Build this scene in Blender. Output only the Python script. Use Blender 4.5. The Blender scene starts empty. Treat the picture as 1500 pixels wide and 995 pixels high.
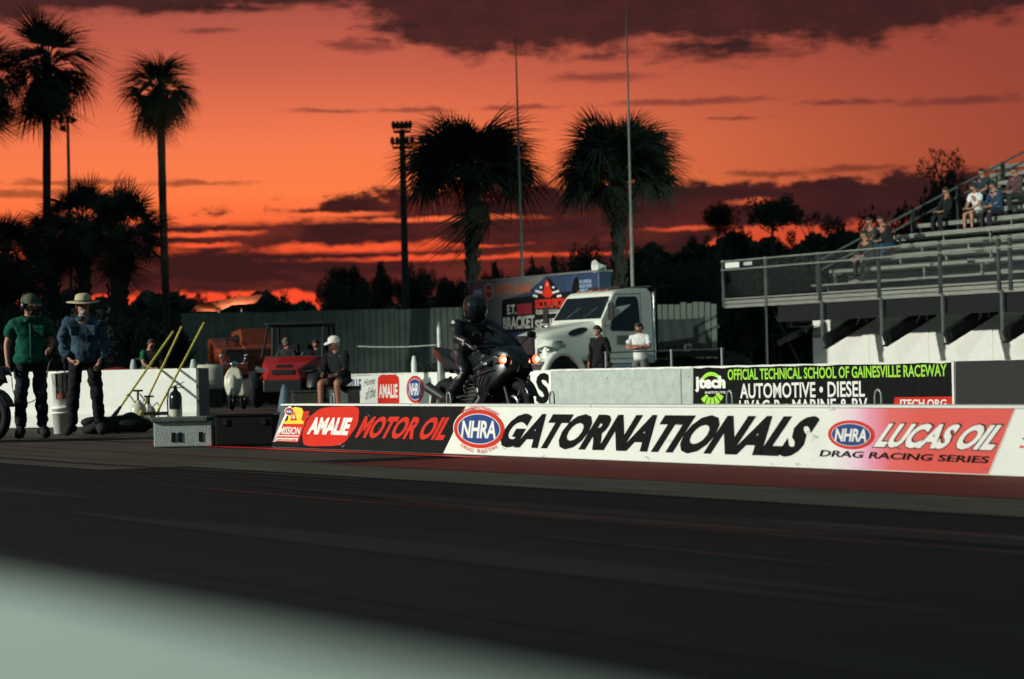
import bpy, math, random
from math import sin, cos, pi, radians, atan2, sqrt, hypot
from mathutils import Vector, Matrix, Euler, Quaternion
random.seed(7)
SC = bpy.context.scene
COL = SC.collection

# ------------------------------------------------------------------ camera
PW, PH, F = 1500.0, 995.0, 3542.0           # the photograph's pixels; focal length in the same unit
CH = 0.72                                    # eye height above the track
PITCH, ROLL = 45.2 / F, math.atan(0.022)
FW = Vector((0, cos(PITCH), sin(PITCH)))
U0 = Vector((0, -sin(PITCH), cos(PITCH))); R0 = Vector((1, 0, 0))
RT = cos(ROLL) * R0 - sin(ROLL) * U0
UP = sin(ROLL) * R0 + cos(ROLL) * U0
cam_d = bpy.data.cameras.new('camera'); cam = bpy.data.objects.new('camera', cam_d); COL.objects.link(cam)
m = Matrix((RT, UP, -FW)).transposed().to_4x4(); m.translation = (0, 0, CH); cam.matrix_world = m
cam_d.sensor_width = 36; cam_d.lens = F * 36 / PW
cam_d.clip_start = 0.05; cam_d.clip_end = 3000
cam_d.dof.use_dof = True; cam_d.dof.focus_distance = 25; cam_d.dof.aperture_fstop = 3.0
SC.camera = cam
SC.view_settings.view_transform = 'Standard'; SC.view_settings.look = 'None'
SC.view_settings.exposure = 0; SC.view_settings.gamma = 1
SC.cycles.use_denoising = True
SC.cycles.max_bounces = 6; SC.cycles.transparent_max_bounces = 8

# ------------------------------------------------------------------ sky (world)
wd = bpy.data.worlds.new('World'); SC.world = wd; wd.use_nodes = True
NT = wd.node_tree; NT.nodes.clear()
def nd(t, **k):
    n = NT.nodes.new(t)
    for a, b in k.items(): setattr(n, a, b)
    return n
def pin(sock, v):
    if hasattr(v, 'is_output') or isinstance(v, bpy.types.NodeSocket): NT.links.new(v, sock)
    else: sock.default_value = v
def M(op, a, b=0.0, c=None, clamp=False):
    n = nd('ShaderNodeMath', operation=op, use_clamp=clamp)
    pin(n.inputs[0], a); pin(n.inputs[1], b)
    if c is not None: pin(n.inputs[2], c)
    return n.outputs[0]
def SS(v, a, b, o0=0.0, o1=1.0):            # smoothstep
    n = nd('ShaderNodeMapRange', interpolation_type='SMOOTHSTEP')
    pin(n.inputs['Value'], v); pin(n.inputs['From Min'], a); pin(n.inputs['From Max'], b)
    pin(n.inputs['To Min'], o0); pin(n.inputs['To Max'], o1)
    return n.outputs['Result']
def MIX(f, a, b):
    n = nd('ShaderNodeMix', data_type='RGBA')
    pin(n.inputs[0], f)
    for i, v in ((6, a), (7, b)):
        if isinstance(v, tuple): n.inputs[i].default_value = (*v, 1)
        else: NT.links.new(v, n.inputs[i])
    return n.outputs[2]
def NOISE(x, y, z, scale, detail=4, rough=0.55):
    c = nd('ShaderNodeCombineXYZ'); pin(c.inputs[0], x); pin(c.inputs[1], y); pin(c.inputs[2], z)
    n = nd('ShaderNodeTexNoise'); NT.links.new(c.outputs[0], n.inputs['Vector'])
    n.inputs['Scale'].default_value = scale; n.inputs['Detail'].default_value = detail; n.inputs['Roughness'].default_value = rough
    return n.outputs['Fac']
tc = nd('ShaderNodeTexCoord'); sp = nd('ShaderNodeSeparateXYZ'); NT.links.new(tc.outputs['Generated'], sp.inputs[0])
dx, dy, dz = sp.outputs
AZ = M('MULTIPLY', M('ARCTAN2', dx, dy), 100.0)                                   # hundredths of a radian right of the sunset
EL = M('MULTIPLY', M('ARCTAN2', dz, M('SQRT', M('ADD', M('MULTIPLY', dx, dx), M('MULTIPLY', dy, dy)))), 100.0)
def ae(px, py): return (px - 750) / 35.42, (559.2 - 0.022 * px - py) / 35.42
nA = NOISE(M('MULTIPLY', AZ, 0.10), M('MULTIPLY', EL, 0.42), 3.1, 1.9, 6, 0.62)   # streaky
nB = NOISE(M('MULTIPLY', AZ, 0.16), M('MULTIPLY', EL, 0.34), 9.7, 3.6, 7, 0.66)   # ragged
nC = NOISE(M('MULTIPLY', AZ, 0.05), M('MULTIPLY', EL, 0.12), 5.0, 1.4, 3, 0.5)
nDs = M('SUBTRACT', NOISE(M('MULTIPLY', AZ, 0.30), M('MULTIPLY', EL, 1.3), 14.0, 3.0, 5, 0.6), 0.5)
nAc = M('SUBTRACT', nA, 0.5); nBc = M('SUBTRACT', nB, 0.5)
side = SS(AZ, -8.0, 25.0)                                                         # dimmer towards the right
rampn = nd('ShaderNodeValToRGB'); pin(rampn.inputs[0], M('DIVIDE', EL, 60.0, clamp=True))
cr = rampn.color_ramp
stops = [(0.0, (0.95, 0.066, 0.022)), (3.0, (0.96, 0.070, 0.024)), (5.5, (1.0, 0.110, 0.032)), (7.5, (1.0, 0.205, 0.062)), (9.5, (0.92, 0.195, 0.075)),
         (12.5, (0.60, 0.122, 0.070)), (16.0, (0.36, 0.078, 0.056)), (26.0, (0.16, 0.05, 0.045)), (44.0, (0.06, 0.05, 0.055)), (60.0, (0.03, 0.05, 0.06))]
while len(cr.elements) > 1: cr.elements.remove(cr.elements[-1])
cr.elements[0].position = 0; cr.elements[0].color = (*stops[0][1], 1)
for e, c in stops[1:]:
    k = cr.elements.new(e / 60.0); k.color = (*c, 1)
base = rampn.outputs[0]
base = MIX(side, base, MIX(0.5, MIX(SS(EL, 6.5, 4.0), (0.30, 0.055, 0.034), (0.85, 0.055, 0.018)), MIX(0.85, base, (0.24, 0.044, 0.030))))
def streak(px, py, rx, ry, amp=2.0, edge=0.75):
    a, e = ae(px, py)
    u = M('DIVIDE', M('SUBTRACT', AZ, a), rx / 35.42)
    v = M('DIVIDE', M('SUBTRACT', M('ADD', EL, M('MULTIPLY', nBc, 0.5)), e), ry / 35.42)
    d = M('SQRT', M('ADD', M('MULTIPLY', u, u), M('MULTIPLY', v, v)))
    d = M('ADD', d, M('MULTIPLY', M('ADD', nBc, M('MULTIPLY', nDs, 0.8)), amp))
    return SS(d, 1.5, edge - 0.5)
def mx(lst):
    o = lst[0]
    for k in lst[1:]: o = M('MAXIMUM', o, k)
    return o
# low bank of cloud
topE = M('ADD', 7.25, M('ADD', M('MULTIPLY', nBc, 2.6), SS(AZ, -14.0, -3.0, -0.55, 0.55)))
botE = M('ADD', M('ADD', SS(AZ, -8.3, -7.0, 3.35, 2.1), SS(AZ, 3.0, 10.0, 0.0, 3.5)), M('MULTIPLY', nBc, 1.2))
bank = M('MULTIPLY', SS(EL, topE, M('SUBTRACT', topE, 0.45)), SS(EL, botE, M('ADD', botE, 0.22)))
gaps = mx([streak(330, 323, 175, 9, 2.2), streak(470, 316, 120, 4, 2.0), streak(520, 364, 150, 7, 1.8), streak(660, 377, 190, 4, 1.2), streak(300, 345, 70, 4, 2.5), streak(300, 361, 60, 4, 2.5),
           streak(640, 321, 140, 4, 2.2), streak(130, 372, 135, 8, 1.6), streak(30, 300, 110, 10, 3.0), streak(700, 359, 60, 3, 1.6),
           streak(1010, 335, 60, 3.0, 1.4), streak(1100, 297, 30, 4, 2.0), streak(390, 296, 80, 4, 2.4), streak(160, 300, 90, 12, 3.0), streak(860, 372, 60, 3, 1.4)])
bank = M('MULTIPLY', bank, M('SUBTRACT', 1.0, M('MULTIPLY', gaps, 0.97)))
thin = mx([streak(120, 272, 120, 5, 2.6), streak(40, 290, 80, 6, 2.6), streak(280, 272, 80, 4, 3.0), streak(1150, 256, 70, 5, 2.6), streak(1255, 250, 80, 5, 2.6)])
ups = mx([streak(1010, 152, 112, 5, 1.5), streak(550, 70, 58, 10, 2.2), streak(895, 115, 72, 7, 1.6), streak(495, 164, 62, 3.5, 1.2), streak(620, 162, 60, 4, 2.0),
          streak(1410, 155, 95, 6, 2.2), streak(315, 51, 42, 5, 1.2), streak(770, 158, 70, 4, 2.2), streak(890, 88, 30, 5, 2.2), streak(1250, 155, 60, 4, 3.0), streak(1080, 175, 50, 3, 3.0)])
nD = NOISE(M('MULTIPLY', AZ, 0.055), M('MULTIPLY', EL, 0.20), 21.0, 2.2, 7, 0.62); nDc = M('SUBTRACT', nD, 0.5)
hiE = M('ADD', SS(AZ, -6.5, -1.5, 14.45, 12.75), M('ADD', SS(AZ, 14.0, 21.0, 0.0, 0.8), M('ADD', M('MULTIPLY', nDc, 2.6), M('MULTIPLY', nBc, 1.8))))
high = mx([M('MULTIPLY', SS(EL, hiE, M('ADD', hiE, 0.75)), 0.96), streak(1060, 72, 150, 22, 2.4, 0.4), streak(620, 45, 80, 22, 3.0, 0.3), streak(330, 18, 160, 8, 3.0, 0.4)])
bankcol = MIX(SS(nA, 0.42, 0.72), (0.046, 0.0115, 0.0115), (0.150, 0.0240, 0.017))
bankcol = MIX(side, bankcol, (0.040, 0.0125, 0.0130))
col = MIX(M('MULTIPLY', thin, 0.6), base, bankcol)
col = MIX(M('MULTIPLY', ups, 0.62), col, (0.11, 0.025, 0.028))
hcol = MIX(SS(nB, 0.40, 0.68), (0.022, 0.0115, 0.013), (0.045, 0.0145, 0.0155))
col = MIX(M('MULTIPLY', high, 0.95), col, hcol)
col = MIX(bank, col, bankcol)
# away from the sunset the dusk sky turns blue-grey
away = SS(M('ABSOLUTE', AZ), 55.0, 150.0)
dusk = MIX(SS(EL, 0.0, 60.0), (0.10, 0.165, 0.185), (0.065, 0.135, 0.155))
col = MIX(away, col, dusk)
col = MIX(SS(EL, 30.0, 75.0), col, (0.06, 0.11, 0.125))
col = MIX(SS(EL, 0.0, -1.0), col, (0.01, 0.01, 0.01))
bg = nd('ShaderNodeBackground'); NT.links.new(col, bg.inputs[0]); bg.inputs[1].default_value = 1.0
out = nd('ShaderNodeOutputWorld'); NT.links.new(bg.outputs[0], out.inputs[0])
wd.cycles.sampling_method = 'MANUAL'; wd.cycles.sample_map_resolution = 512

# ------------------------------------------------------------------ projection helpers (measuring only)
def ray(px, py): return FW * F + RT * (px - PW / 2) + UP * (PH / 2 - py)
def P(px, py, Z):
    d = ray(px, py); return Vector((0, 0, CH)) + d * (Z / d.y)
def X_at(px, Z, z=0.0):
    k = px - PW / 2; b = z - CH
    return (k * (FW.y * Z + FW.z * b) - F * (RT.y * Z + RT.z * b)) / (F * RT.x - k * FW.x)
def G(px, Z, z=0.0): return Vector((X_at(px, Z, z), Z, z))
def hz(px): return 559.2 - 0.022 * px
def z_at(px, py, Z): return P(px, py, Z).z
UU = Vector((2057.0, -F)) / hypot(2057.0, F)      # along the drag strip, to the right and towards us
NN = Vector((-UU.y, UU.x))                        # across it, away from us
RZ = atan2(UU.y, UU.x)
def T(s, t, z=0.0): return Vector((s * UU.x + t * NN.x, s * UU.y + t * NN.y, z))
def on_wall(px, py, t):
    d = ray(px, py); k = t / (d.x * NN.x + d.y * NN.y)
    p = d * k; return (p.x * UU.x + p.y * UU.y, p.z + CH)
def s_at(px, t):                                  # where the column px of the view meets the line t = const at eye level
    return on_wall(px, hz(px), t)[0]

# ------------------------------------------------------------------ materials
def mat(name, col, rough=0.6, metal=0.0, var=0.25, scale=8.0, bump=0.0, bscale=None, emis=None, estr=0, stretch=None, spec=0.4, col2=None, trans=0.0, coat=0.0, dirt=None):
    mt = bpy.data.materials.new(name); mt.use_nodes = True; nt = mt.node_tree
    b = nt.nodes['Principled BSDF']
    b.inputs['Roughness'].default_value = rough; b.inputs['Metallic'].default_value = metal
    b.inputs['Specular IOR Level'].default_value = spec
    if coat: b.inputs['Coat Weight'].default_value = coat
    tc = nt.nodes.new('ShaderNodeTexCoord'); mp = nt.nodes.new('ShaderNodeMapping')
    nt.links.new(tc.outputs['Object'], mp.inputs[0])
    if stretch: mp.inputs['Scale'].default_value = stretch
    no = nt.nodes.new('ShaderNodeTexNoise'); no.inputs['Scale'].default_value = scale; no.inputs['Detail'].default_value = 6; no.inputs['Roughness'].default_value = 0.65
    nt.links.new(mp.outputs[0], no.inputs[0])
    rp = nt.nodes.new('ShaderNodeValToRGB'); rp.color_ramp.elements[0].position = 0.3; rp.color_ramp.elements[1].position = 0.72
    c2 = col2 if col2 else tuple(min(1, c * (1 + var)) for c in col)
    rp.color_ramp.elements[0].color = (*[c * (1 - var) for c in col], 1) if not col2 else (*col, 1)
    rp.color_ramp.elements[1].color = (*c2, 1)
    nt.links.new(no.outputs['Fac'], rp.inputs[0])
    last = rp.outputs[0]
    if dirt:
        n2 = nt.nodes.new('ShaderNodeTexNoise'); n2.inputs['Scale'].default_value = dirt[1]; n2.inputs['Detail'].default_value = 8; n2.inputs['Roughness'].default_value = 0.75
        nt.links.new(mp.outputs[0], n2.inputs[0])
        r2 = nt.nodes.new('ShaderNodeValToRGB'); r2.color_ramp.elements[0].position = dirt[2]; r2.color_ramp.elements[1].position = dirt[2] + 0.12
        nt.links.new(n2.outputs['Fac'], r2.inputs[0])
        mx_ = nt.nodes.new('ShaderNodeMix'); mx_.data_type = 'RGBA'
        nt.links.new(r2.outputs[0], mx_.inputs[0]); nt.links.new(last, mx_.inputs[6]); mx_.inputs[7].default_value = (*dirt[0], 1)
        last = mx_.outputs[2]
    nt.links.new(last, b.inputs['Base Color'])
    if bump:
        n3 = nt.nodes.new('ShaderNodeTexNoise'); n3.inputs['Scale'].default_value = bscale or scale * 4; n3.inputs['Detail'].default_value = 5
        nt.links.new(mp.outputs[0], n3.inputs[0])
        bp = nt.nodes.new('ShaderNodeBump'); bp.inputs['Strength'].default_value = bump; bp.inputs['Distance'].default_value = 0.02
        nt.links.new(n3.outputs['Fac'], bp.inputs['Height']); nt.links.new(bp.outputs[0], b.inputs['Normal'])
    if emis:
        b.inputs['Emission Color'].default_value = (*emis, 1); b.inputs['Emission Strength'].default_value = estr
    if trans: b.inputs['Transmission Weight'].default_value = trans
    return mt
MT = dict(
    white=mat('white_paint', (0.74, 0.76, 0.70), 0.55, var=0.06, scale=5, dirt=((0.36, 0.36, 0.31), 3.0, 0.66)),
    vinyl=mat('white_vinyl', (0.78, 0.82, 0.75), 0.5, spec=0.1, var=0.04, scale=3, dirt=((0.42, 0.43, 0.37), 1.7, 0.63)),
    black=mat('black_vinyl', (0.0075, 0.0085, 0.0085), 0.7, var=0.3, scale=9, spec=0.08),
    inkblack=mat('black_ink', (0.006, 0.0075, 0.007), 0.7, var=0.2, scale=9, spec=0.06),
    red=mat('red_vinyl', (0.62, 0.030, 0.016), 0.5, spec=0.1, var=0.08, scale=6),
    inkred=mat('red_ink', (0.62, 0.032, 0.017), 0.55, spec=0.1, var=0.05, scale=6),
    blue=mat('blue_ink', (0.024, 0.06, 0.22), 0.5, spec=0.1, var=0.1),
    yellow=mat('yellow_ink', (0.85, 0.62, 0.06), 0.5, spec=0.1, var=0.08),
    green=mat('lime_ink', (0.36, 0.72, 0.07), 0.5, spec=0.1, var=0.06),
    inkwhite=mat('white_ink', (0.80, 0.80, 0.76), 0.5, spec=0.1, var=0.04),
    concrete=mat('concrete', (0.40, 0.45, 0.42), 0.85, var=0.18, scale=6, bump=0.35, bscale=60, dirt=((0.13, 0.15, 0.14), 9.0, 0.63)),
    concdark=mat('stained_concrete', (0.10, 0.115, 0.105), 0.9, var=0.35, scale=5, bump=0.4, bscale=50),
    steel=mat('galvanised_steel', (0.22, 0.25, 0.24), 0.45, 0.6, var=0.2, scale=10),
    alu=mat('bleacher_aluminium', (0.24, 0.255, 0.22), 0.45, 0.25, var=0.25, scale=3, stretch=(1, 1, 6), dirt=((0.12, 0.13, 0.12), 6.0, 0.62)),
    darksteel=mat('dark_painted_steel', (0.025, 0.03, 0.03), 0.5, 0.3, var=0.3),
    rail=mat('weathered_rail', (0.10, 0.11, 0.10), 0.5, 0.4, var=0.3),
    rubber=mat('black_rubber', (0.012, 0.0135, 0.0145), 0.8, var=0.3, spec=0.15),
    plastic=mat('black_plastic', (0.014, 0.016, 0.018), 0.35, var=0.2),
    gloss=mat('black_gloss_paint', (0.008, 0.009, 0.010), 0.16, var=0.2, coat=0.25, spec=0.35),
    chrome=mat('polished_metal', (0.6, 0.62, 0.62), 0.15, 1.0, var=0.1),
    glass=mat('dark_glass', (0.006, 0.009, 0.012), 0.16, var=0.1, spec=0.45),
    lens=mat('headlamp_lens', (0.09, 0.105, 0.105), 0.12, 0.3, var=0.7, scale=30),
    trkwhite=mat('truck_white_paint', (0.62, 0.66, 0.58), 0.28, var=0.05, coat=0.6, dirt=((0.30, 0.31, 0.26), 2.2, 0.67)),
    utvred=mat('red_plastic', (0.27, 0.010, 0.010), 0.35, var=0.12, coat=0.3),
    orange=mat('orange_machine_paint', (0.22, 0.040, 0.014), 0.55, var=0.3, scale=4, dirt=((0.06, 0.03, 0.02), 5.0, 0.58)),
    skin=mat('skin', (0.34, 0.15, 0.095), 0.55, var=0.12, scale=14),
    hair=mat('dark_hair', (0.02, 0.015, 0.012), 0.7, var=0.3, scale=60),
    grey_hair=mat('grey_hair', (0.30, 0.29, 0.27), 0.7, var=0.3, scale=60),
    eye=mat('eye_dark', (0.01, 0.01, 0.01), 0.2, var=0.1),
    yellowpole=mat('yellow_fibreglass', (0.62, 0.50, 0.08), 0.45, var=0.2, scale=12, dirt=((0.20, 0.16, 0.05), 10.0, 0.64)),
    trunk=mat('palm_bark', (0.045, 0.038, 0.029), 0.95, var=0.4, scale=7, bump=0.8, bscale=14, stretch=(1, 1, 3)),
    bark=mat('tree_bark', (0.05, 0.04, 0.03), 0.95, var=0.4, scale=9, bump=0.6),
    frond=mat('palm_leaf', (0.040, 0.052, 0.036), 0.7, var=0.45, scale=2.5, spec=0.15),
    deadfrond=mat('dry_palm_leaf', (0.048, 0.045, 0.032), 0.8, var=0.4, scale=2.5, spec=0.1),
    inkorange=mat('orange_ink', (0.55, 0.12, 0.04), 0.5, var=0.1), paleblue=mat('pale_blue_ink', (0.30, 0.42, 0.60), 0.5, var=0.1),
    cream=mat('cream_plastic', (0.50, 0.50, 0.40), 0.35, var=0.12, scale=5, coat=0.3),
    leaf=mat('tree_leaf', (0.040, 0.054, 0.042), 0.75, var=0.5, scale=0.6, spec=0.1),
)
def cloth(name, col, rough=0.9, var=0.2, scale=20, col2=None):
    return mat(name, col, rough, var=var, scale=scale, bump=1.0, bscale=7, spec=0.15, col2=col2)

# ------------------------------------------------------------------ mesh builder
class MB:
    def __init__(s): s.v = []; s.f = []; s.mi = []; s.sm = []
    def add(s, vs, fs, mi=0, smooth=False):
        b = len(s.v); s.v += [tuple(p) for p in vs]
        for f in fs: s.f.append(tuple(b + i for i in f)); s.mi.append(mi); s.sm.append(smooth)
        return s
    def box(s, c, d, rot=None, mi=0):
        hx, hy, hz_ = d[0] / 2, d[1] / 2, d[2] / 2
        vs = [Vector((x, y, z)) for x in (-hx, hx) for y in (-hy, hy) for z in (-hz_, hz_)]
        if rot is not None:
            R = rot if isinstance(rot, Matrix) else Euler(rot).to_matrix()
            vs = [R @ v for v in vs]
        vs = [v + Vector(c) for v in vs]
        return s.add(vs, [(0, 1, 3, 2), (4, 6, 7, 5), (0, 4, 5, 1), (2, 3, 7, 6), (0, 2, 6, 4), (1, 5, 7, 3)], mi)
    def bar(s, a, b, w, h, mi=0):                 # rectangular bar from a to b
        a, b = Vector(a), Vector(b); d = b - a; L = d.length
        if L < 1e-6: return s
        x = d / L; up = Vector((0, 0, 1)) if abs(x.z) < 0.95 else Vector((0, 1, 0))
        y = up.cross(x).normalized(); z = x.cross(y)
        return s.box((a + b) / 2, (L, w, h), Matrix((x, y, z)).transposed(), mi)
    def tube(s, pts, r, n=8, mi=0, cap=True, smooth=True):
        pts = [Vector(p) for p in pts]; rs = r if isinstance(r, (list, tuple)) else [r] * len(pts)
        vs = []; prev = None
        for i, p in enumerate(pts):
            d = (pts[min(i + 1, len(pts) - 1)] - pts[max(i - 1, 0)])
            d = d.normalized() if d.length > 1e-9 else Vector((0, 0, 1))
            if prev is None:
                a = Vector((0, 0, 1)) if abs(d.z) < 0.9 else Vector((1, 0, 0)); x = a.cross(d).normalized()
            else: x = (prev - d * prev.dot(d)).normalized()
            prev = x; y = d.cross(x)
            for k in range(n):
                t = 2 * pi * k / n; vs.append(p + (x * cos(t) + y * sin(t)) * rs[i])
        fs = []
        for i in range(len(pts) - 1):
            for k in range(n):
                a = i * n + k; b = i * n + (k + 1) % n; fs.append((a, b, b + n, a + n))
        s.add(vs, fs, mi, smooth)
        if cap:
            s.add(vs[:n], [tuple(range(n - 1, -1, -1))], mi); s.add(vs[-n:], [tuple(range(n))], mi)
        return s
    def lathe(s, prof, n=16, c=(0, 0, 0), axis='z', mi=0, smooth=True, close=False, sc=(1, 1)):
        vs = []
        for r, h in prof:
            for k in range(n):
                t = 2 * pi * k / n; x, y = r * cos(t) * sc[0], r * sin(t) * sc[1]
                p = (x, y, h) if axis == 'z' else ((h, x, y) if axis == 'x' else (x, h, y))
                vs.append((p[0] + c[0], p[1] + c[1], p[2] + c[2]))
        fs = []; m_ = len(prof)
        for i in range(m_ if close else m_ - 1):
            for k in range(n):
                a = i * n + k; b = i * n + (k + 1) % n; i2 = ((i + 1) % m_) * n
                fs.append((a, b, i2 + (k + 1) % n, i2 + k) if axis != 'y' else (b, a, i2 + k, i2 + (k + 1) % n))
        return s.add(vs, fs, mi, smooth)
    def ell(s, c, r, n=12, m_=8, mi=0, rot=None):
        vs = []; fs = []
        R = Euler(rot).to_matrix() if rot is not None else None
        for i in range(m_ + 1):
            p = pi * i / m_
            for k in range(n):
                t = 2 * pi * k / n
                v = Vector((r[0] * sin(p) * cos(t), r[1] * sin(p) * sin(t), r[2] * cos(p)))
                if R: v = R @ v
                vs.append(v + Vector(c))
        for i in range(m_):
            for k in range(n):
                a = i * n + k; b = i * n + (k + 1) % n; fs.append((a, a + n, b + n, b))
        return s.add(vs, fs, mi, True)
    def torus(s, c, R, r, axis='y', n=28, m_=10, mi=0, sc=(1, 1)):
        prof = [(R + r * cos(2 * pi * k / m_) , r * sin(2 * pi * k / m_) * 1.0) for k in range(m_)]
        return s.lathe(prof, n, c, axis, mi, True, True, sc)
    def prism(s, pts, y0, y1, plane='xz', mi=0, mi_side=None):   # pts 2D outline, extruded along the third axis
        n = len(pts)
        def q(p, d): return (p[0], d, p[1]) if plane == 'xz' else ((p[0], p[1], d) if plane == 'xy' else (d, p[0], p[1]))
        vs = [q(p, y0) for p in pts] + [q(p, y1) for p in pts]
        fs = [tuple(range(n)), tuple(range(2 * n - 1, n - 1, -1))]
        s.add(vs, fs, mi)
        s.add(vs, [(i, i + n, (i + 1) % n + n, (i + 1) % n) for i in range(n)], mi if mi_side is None else mi_side)
        return s
    def loft(s, rings, mi=0, smooth=True, cap=True):
        n = len(rings[0]); vs = [p for r in rings for p in r]; fs = []
        for i in range(len(rings) - 1):
            for k in range(n):
                a = i * n + k; b = i * n + (k + 1) % n; fs.append((a, b, b + n, a + n))
        s.add(vs, fs, mi, smooth)
        if cap:
            s.add(rings[0], [tuple(range(n - 1, -1, -1))], mi); s.add(rings[-1], [tuple(range(n))], mi)
        return s
    def build(s, name, mats, parent=None, loc=None, rz=0.0, bevel=0, shift=None, fix=True):
        me = bpy.data.meshes.new(name)
        vs = s.v if shift is None else [(a + shift[0], b + shift[1], c + shift[2]) for a, b, c in s.v]
        me.from_pydata(vs, [], s.f)
        for mm in (mats if isinstance(mats, (list, tuple)) else [mats]): me.materials.append(MT[mm] if isinstance(mm, str) else mm)
        me.polygons.foreach_set('material_index', s.mi); me.polygons.foreach_set('use_smooth', s.sm)
        me.update()
        if fix and len(s.f) < 40000:
            import bmesh
            bm = bmesh.new(); bm.from_mesh(me); bmesh.ops.recalc_face_normals(bm, faces=bm.faces); bm.to_mesh(me); bm.free()
        o = bpy.data.objects.new(name, me); COL.objects.link(o)
        if parent is not None: o.parent = parent
        if loc is not None: o.location = loc
        if rz: o.rotation_euler.z = rz
        if bevel:
            b = o.modifiers.new('bevel', 'BEVEL'); b.width = bevel; b.segments = 2; b.limit_method = 'ANGLE'; b.angle_limit = radians(40)
        return o
def tag(o, label, cat=None, group=None, kind=None):
    if label: o['label'] = label
    if cat: o['category'] = cat
    if group: o['group'] = group
    if kind: o['kind'] = kind
    return o
def thing(name, label, cat, loc, rz=0.0, group=None, tilt=None):
    o = bpy.data.objects.new(name, None); COL.objects.link(o); o.empty_display_size = 0.2
    o.location = loc; o.rotation_euler = (tilt[0], tilt[1], rz) if tilt else (0, 0, rz)
    return tag(o, label, cat, group)
def child(name, me, parent, mtx=None):
    o = bpy.data.objects.new(name, me); COL.objects.link(o); o.parent = parent
    if mtx is not None: o.matrix_local = mtx
    return o
def copy_tree(o, parent=None):
    c = o.copy(); COL.objects.link(c)
    if parent is not None: c.parent = parent
    for ch in list(o.children): copy_tree(ch, c)
    return c
def ring(x, hw, z0, z1, r, n=4, top=1.0, axis='x'):
    """rounded rectangle in the yz plane at x; the top is narrowed by `top`"""
    pts = []
    for cx, cz, a0 in ((hw - r, z1 - r, 0), (-(hw - r), z1 - r, 90), (-(hw - r), z0 + r, 180), (hw - r, z0 + r, 270)):
        for k in range(n + 1):
            a = radians(a0 + 90 * k / n); y = cx + r * cos(a); z = cz + r * sin(a)
            y *= 1 + (top - 1) * (z - z0) / (z1 - z0); pts.append((x, y, z))
    return pts

# ------------------------------------------------------------------ print on surfaces
_tc = {}
def glyphs(txt, bold=0.0, shear=0.0, spacing=1.0):
    key = (txt, bold, shear, spacing)
    if key in _tc: return _tc[key]
    cu = bpy.data.curves.new('lettering', 'FONT'); cu.body = txt; cu.resolution_u = 3; cu.offset = bold; cu.space_character = spacing
    ob = bpy.data.objects.new('lettering', cu); COL.objects.link(ob)
    dg = bpy.context.evaluated_depsgraph_get(); me = bpy.data.meshes.new_from_object(ob.evaluated_get(dg))
    vs = [(v.co.x + shear * v.co.y, v.co.y) for v in me.vertices]; fs = [tuple(p.vertices) for p in me.polygons]
    bpy.data.objects.remove(ob); bpy.data.curves.remove(cu); bpy.data.meshes.remove(me)
    x0 = min(v[0] for v in vs); x1 = max(v[0] for v in vs); y0 = min(v[1] for v in vs); y1 = max(v[1] for v in vs)
    vs = [((x - x0) / (x1 - x0), (y - y0) / (y1 - y0)) for x, y in vs]
    _tc[key] = (vs, fs); return _tc[key]
def lettering(txt, parent, a0, a1, z0, z1, y, mt, bold=0.0, shear=0.0, spacing=1.0, dz=0.0, name='lettering'):
    """txt filling a0..a1 x z0..z1 on the plane y (local x, z axes); dz: rise of the baseline over its length"""
    vs, fs = glyphs(txt, bold, shear, spacing); b = MB()
    b.add([(a0 + u * (a1 - a0), y, z0 + v * (z1 - z0) + u * dz) for u, v in vs], [f[::1] for f in fs])
    return b.build(name, mt, parent, fix=False)
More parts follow.
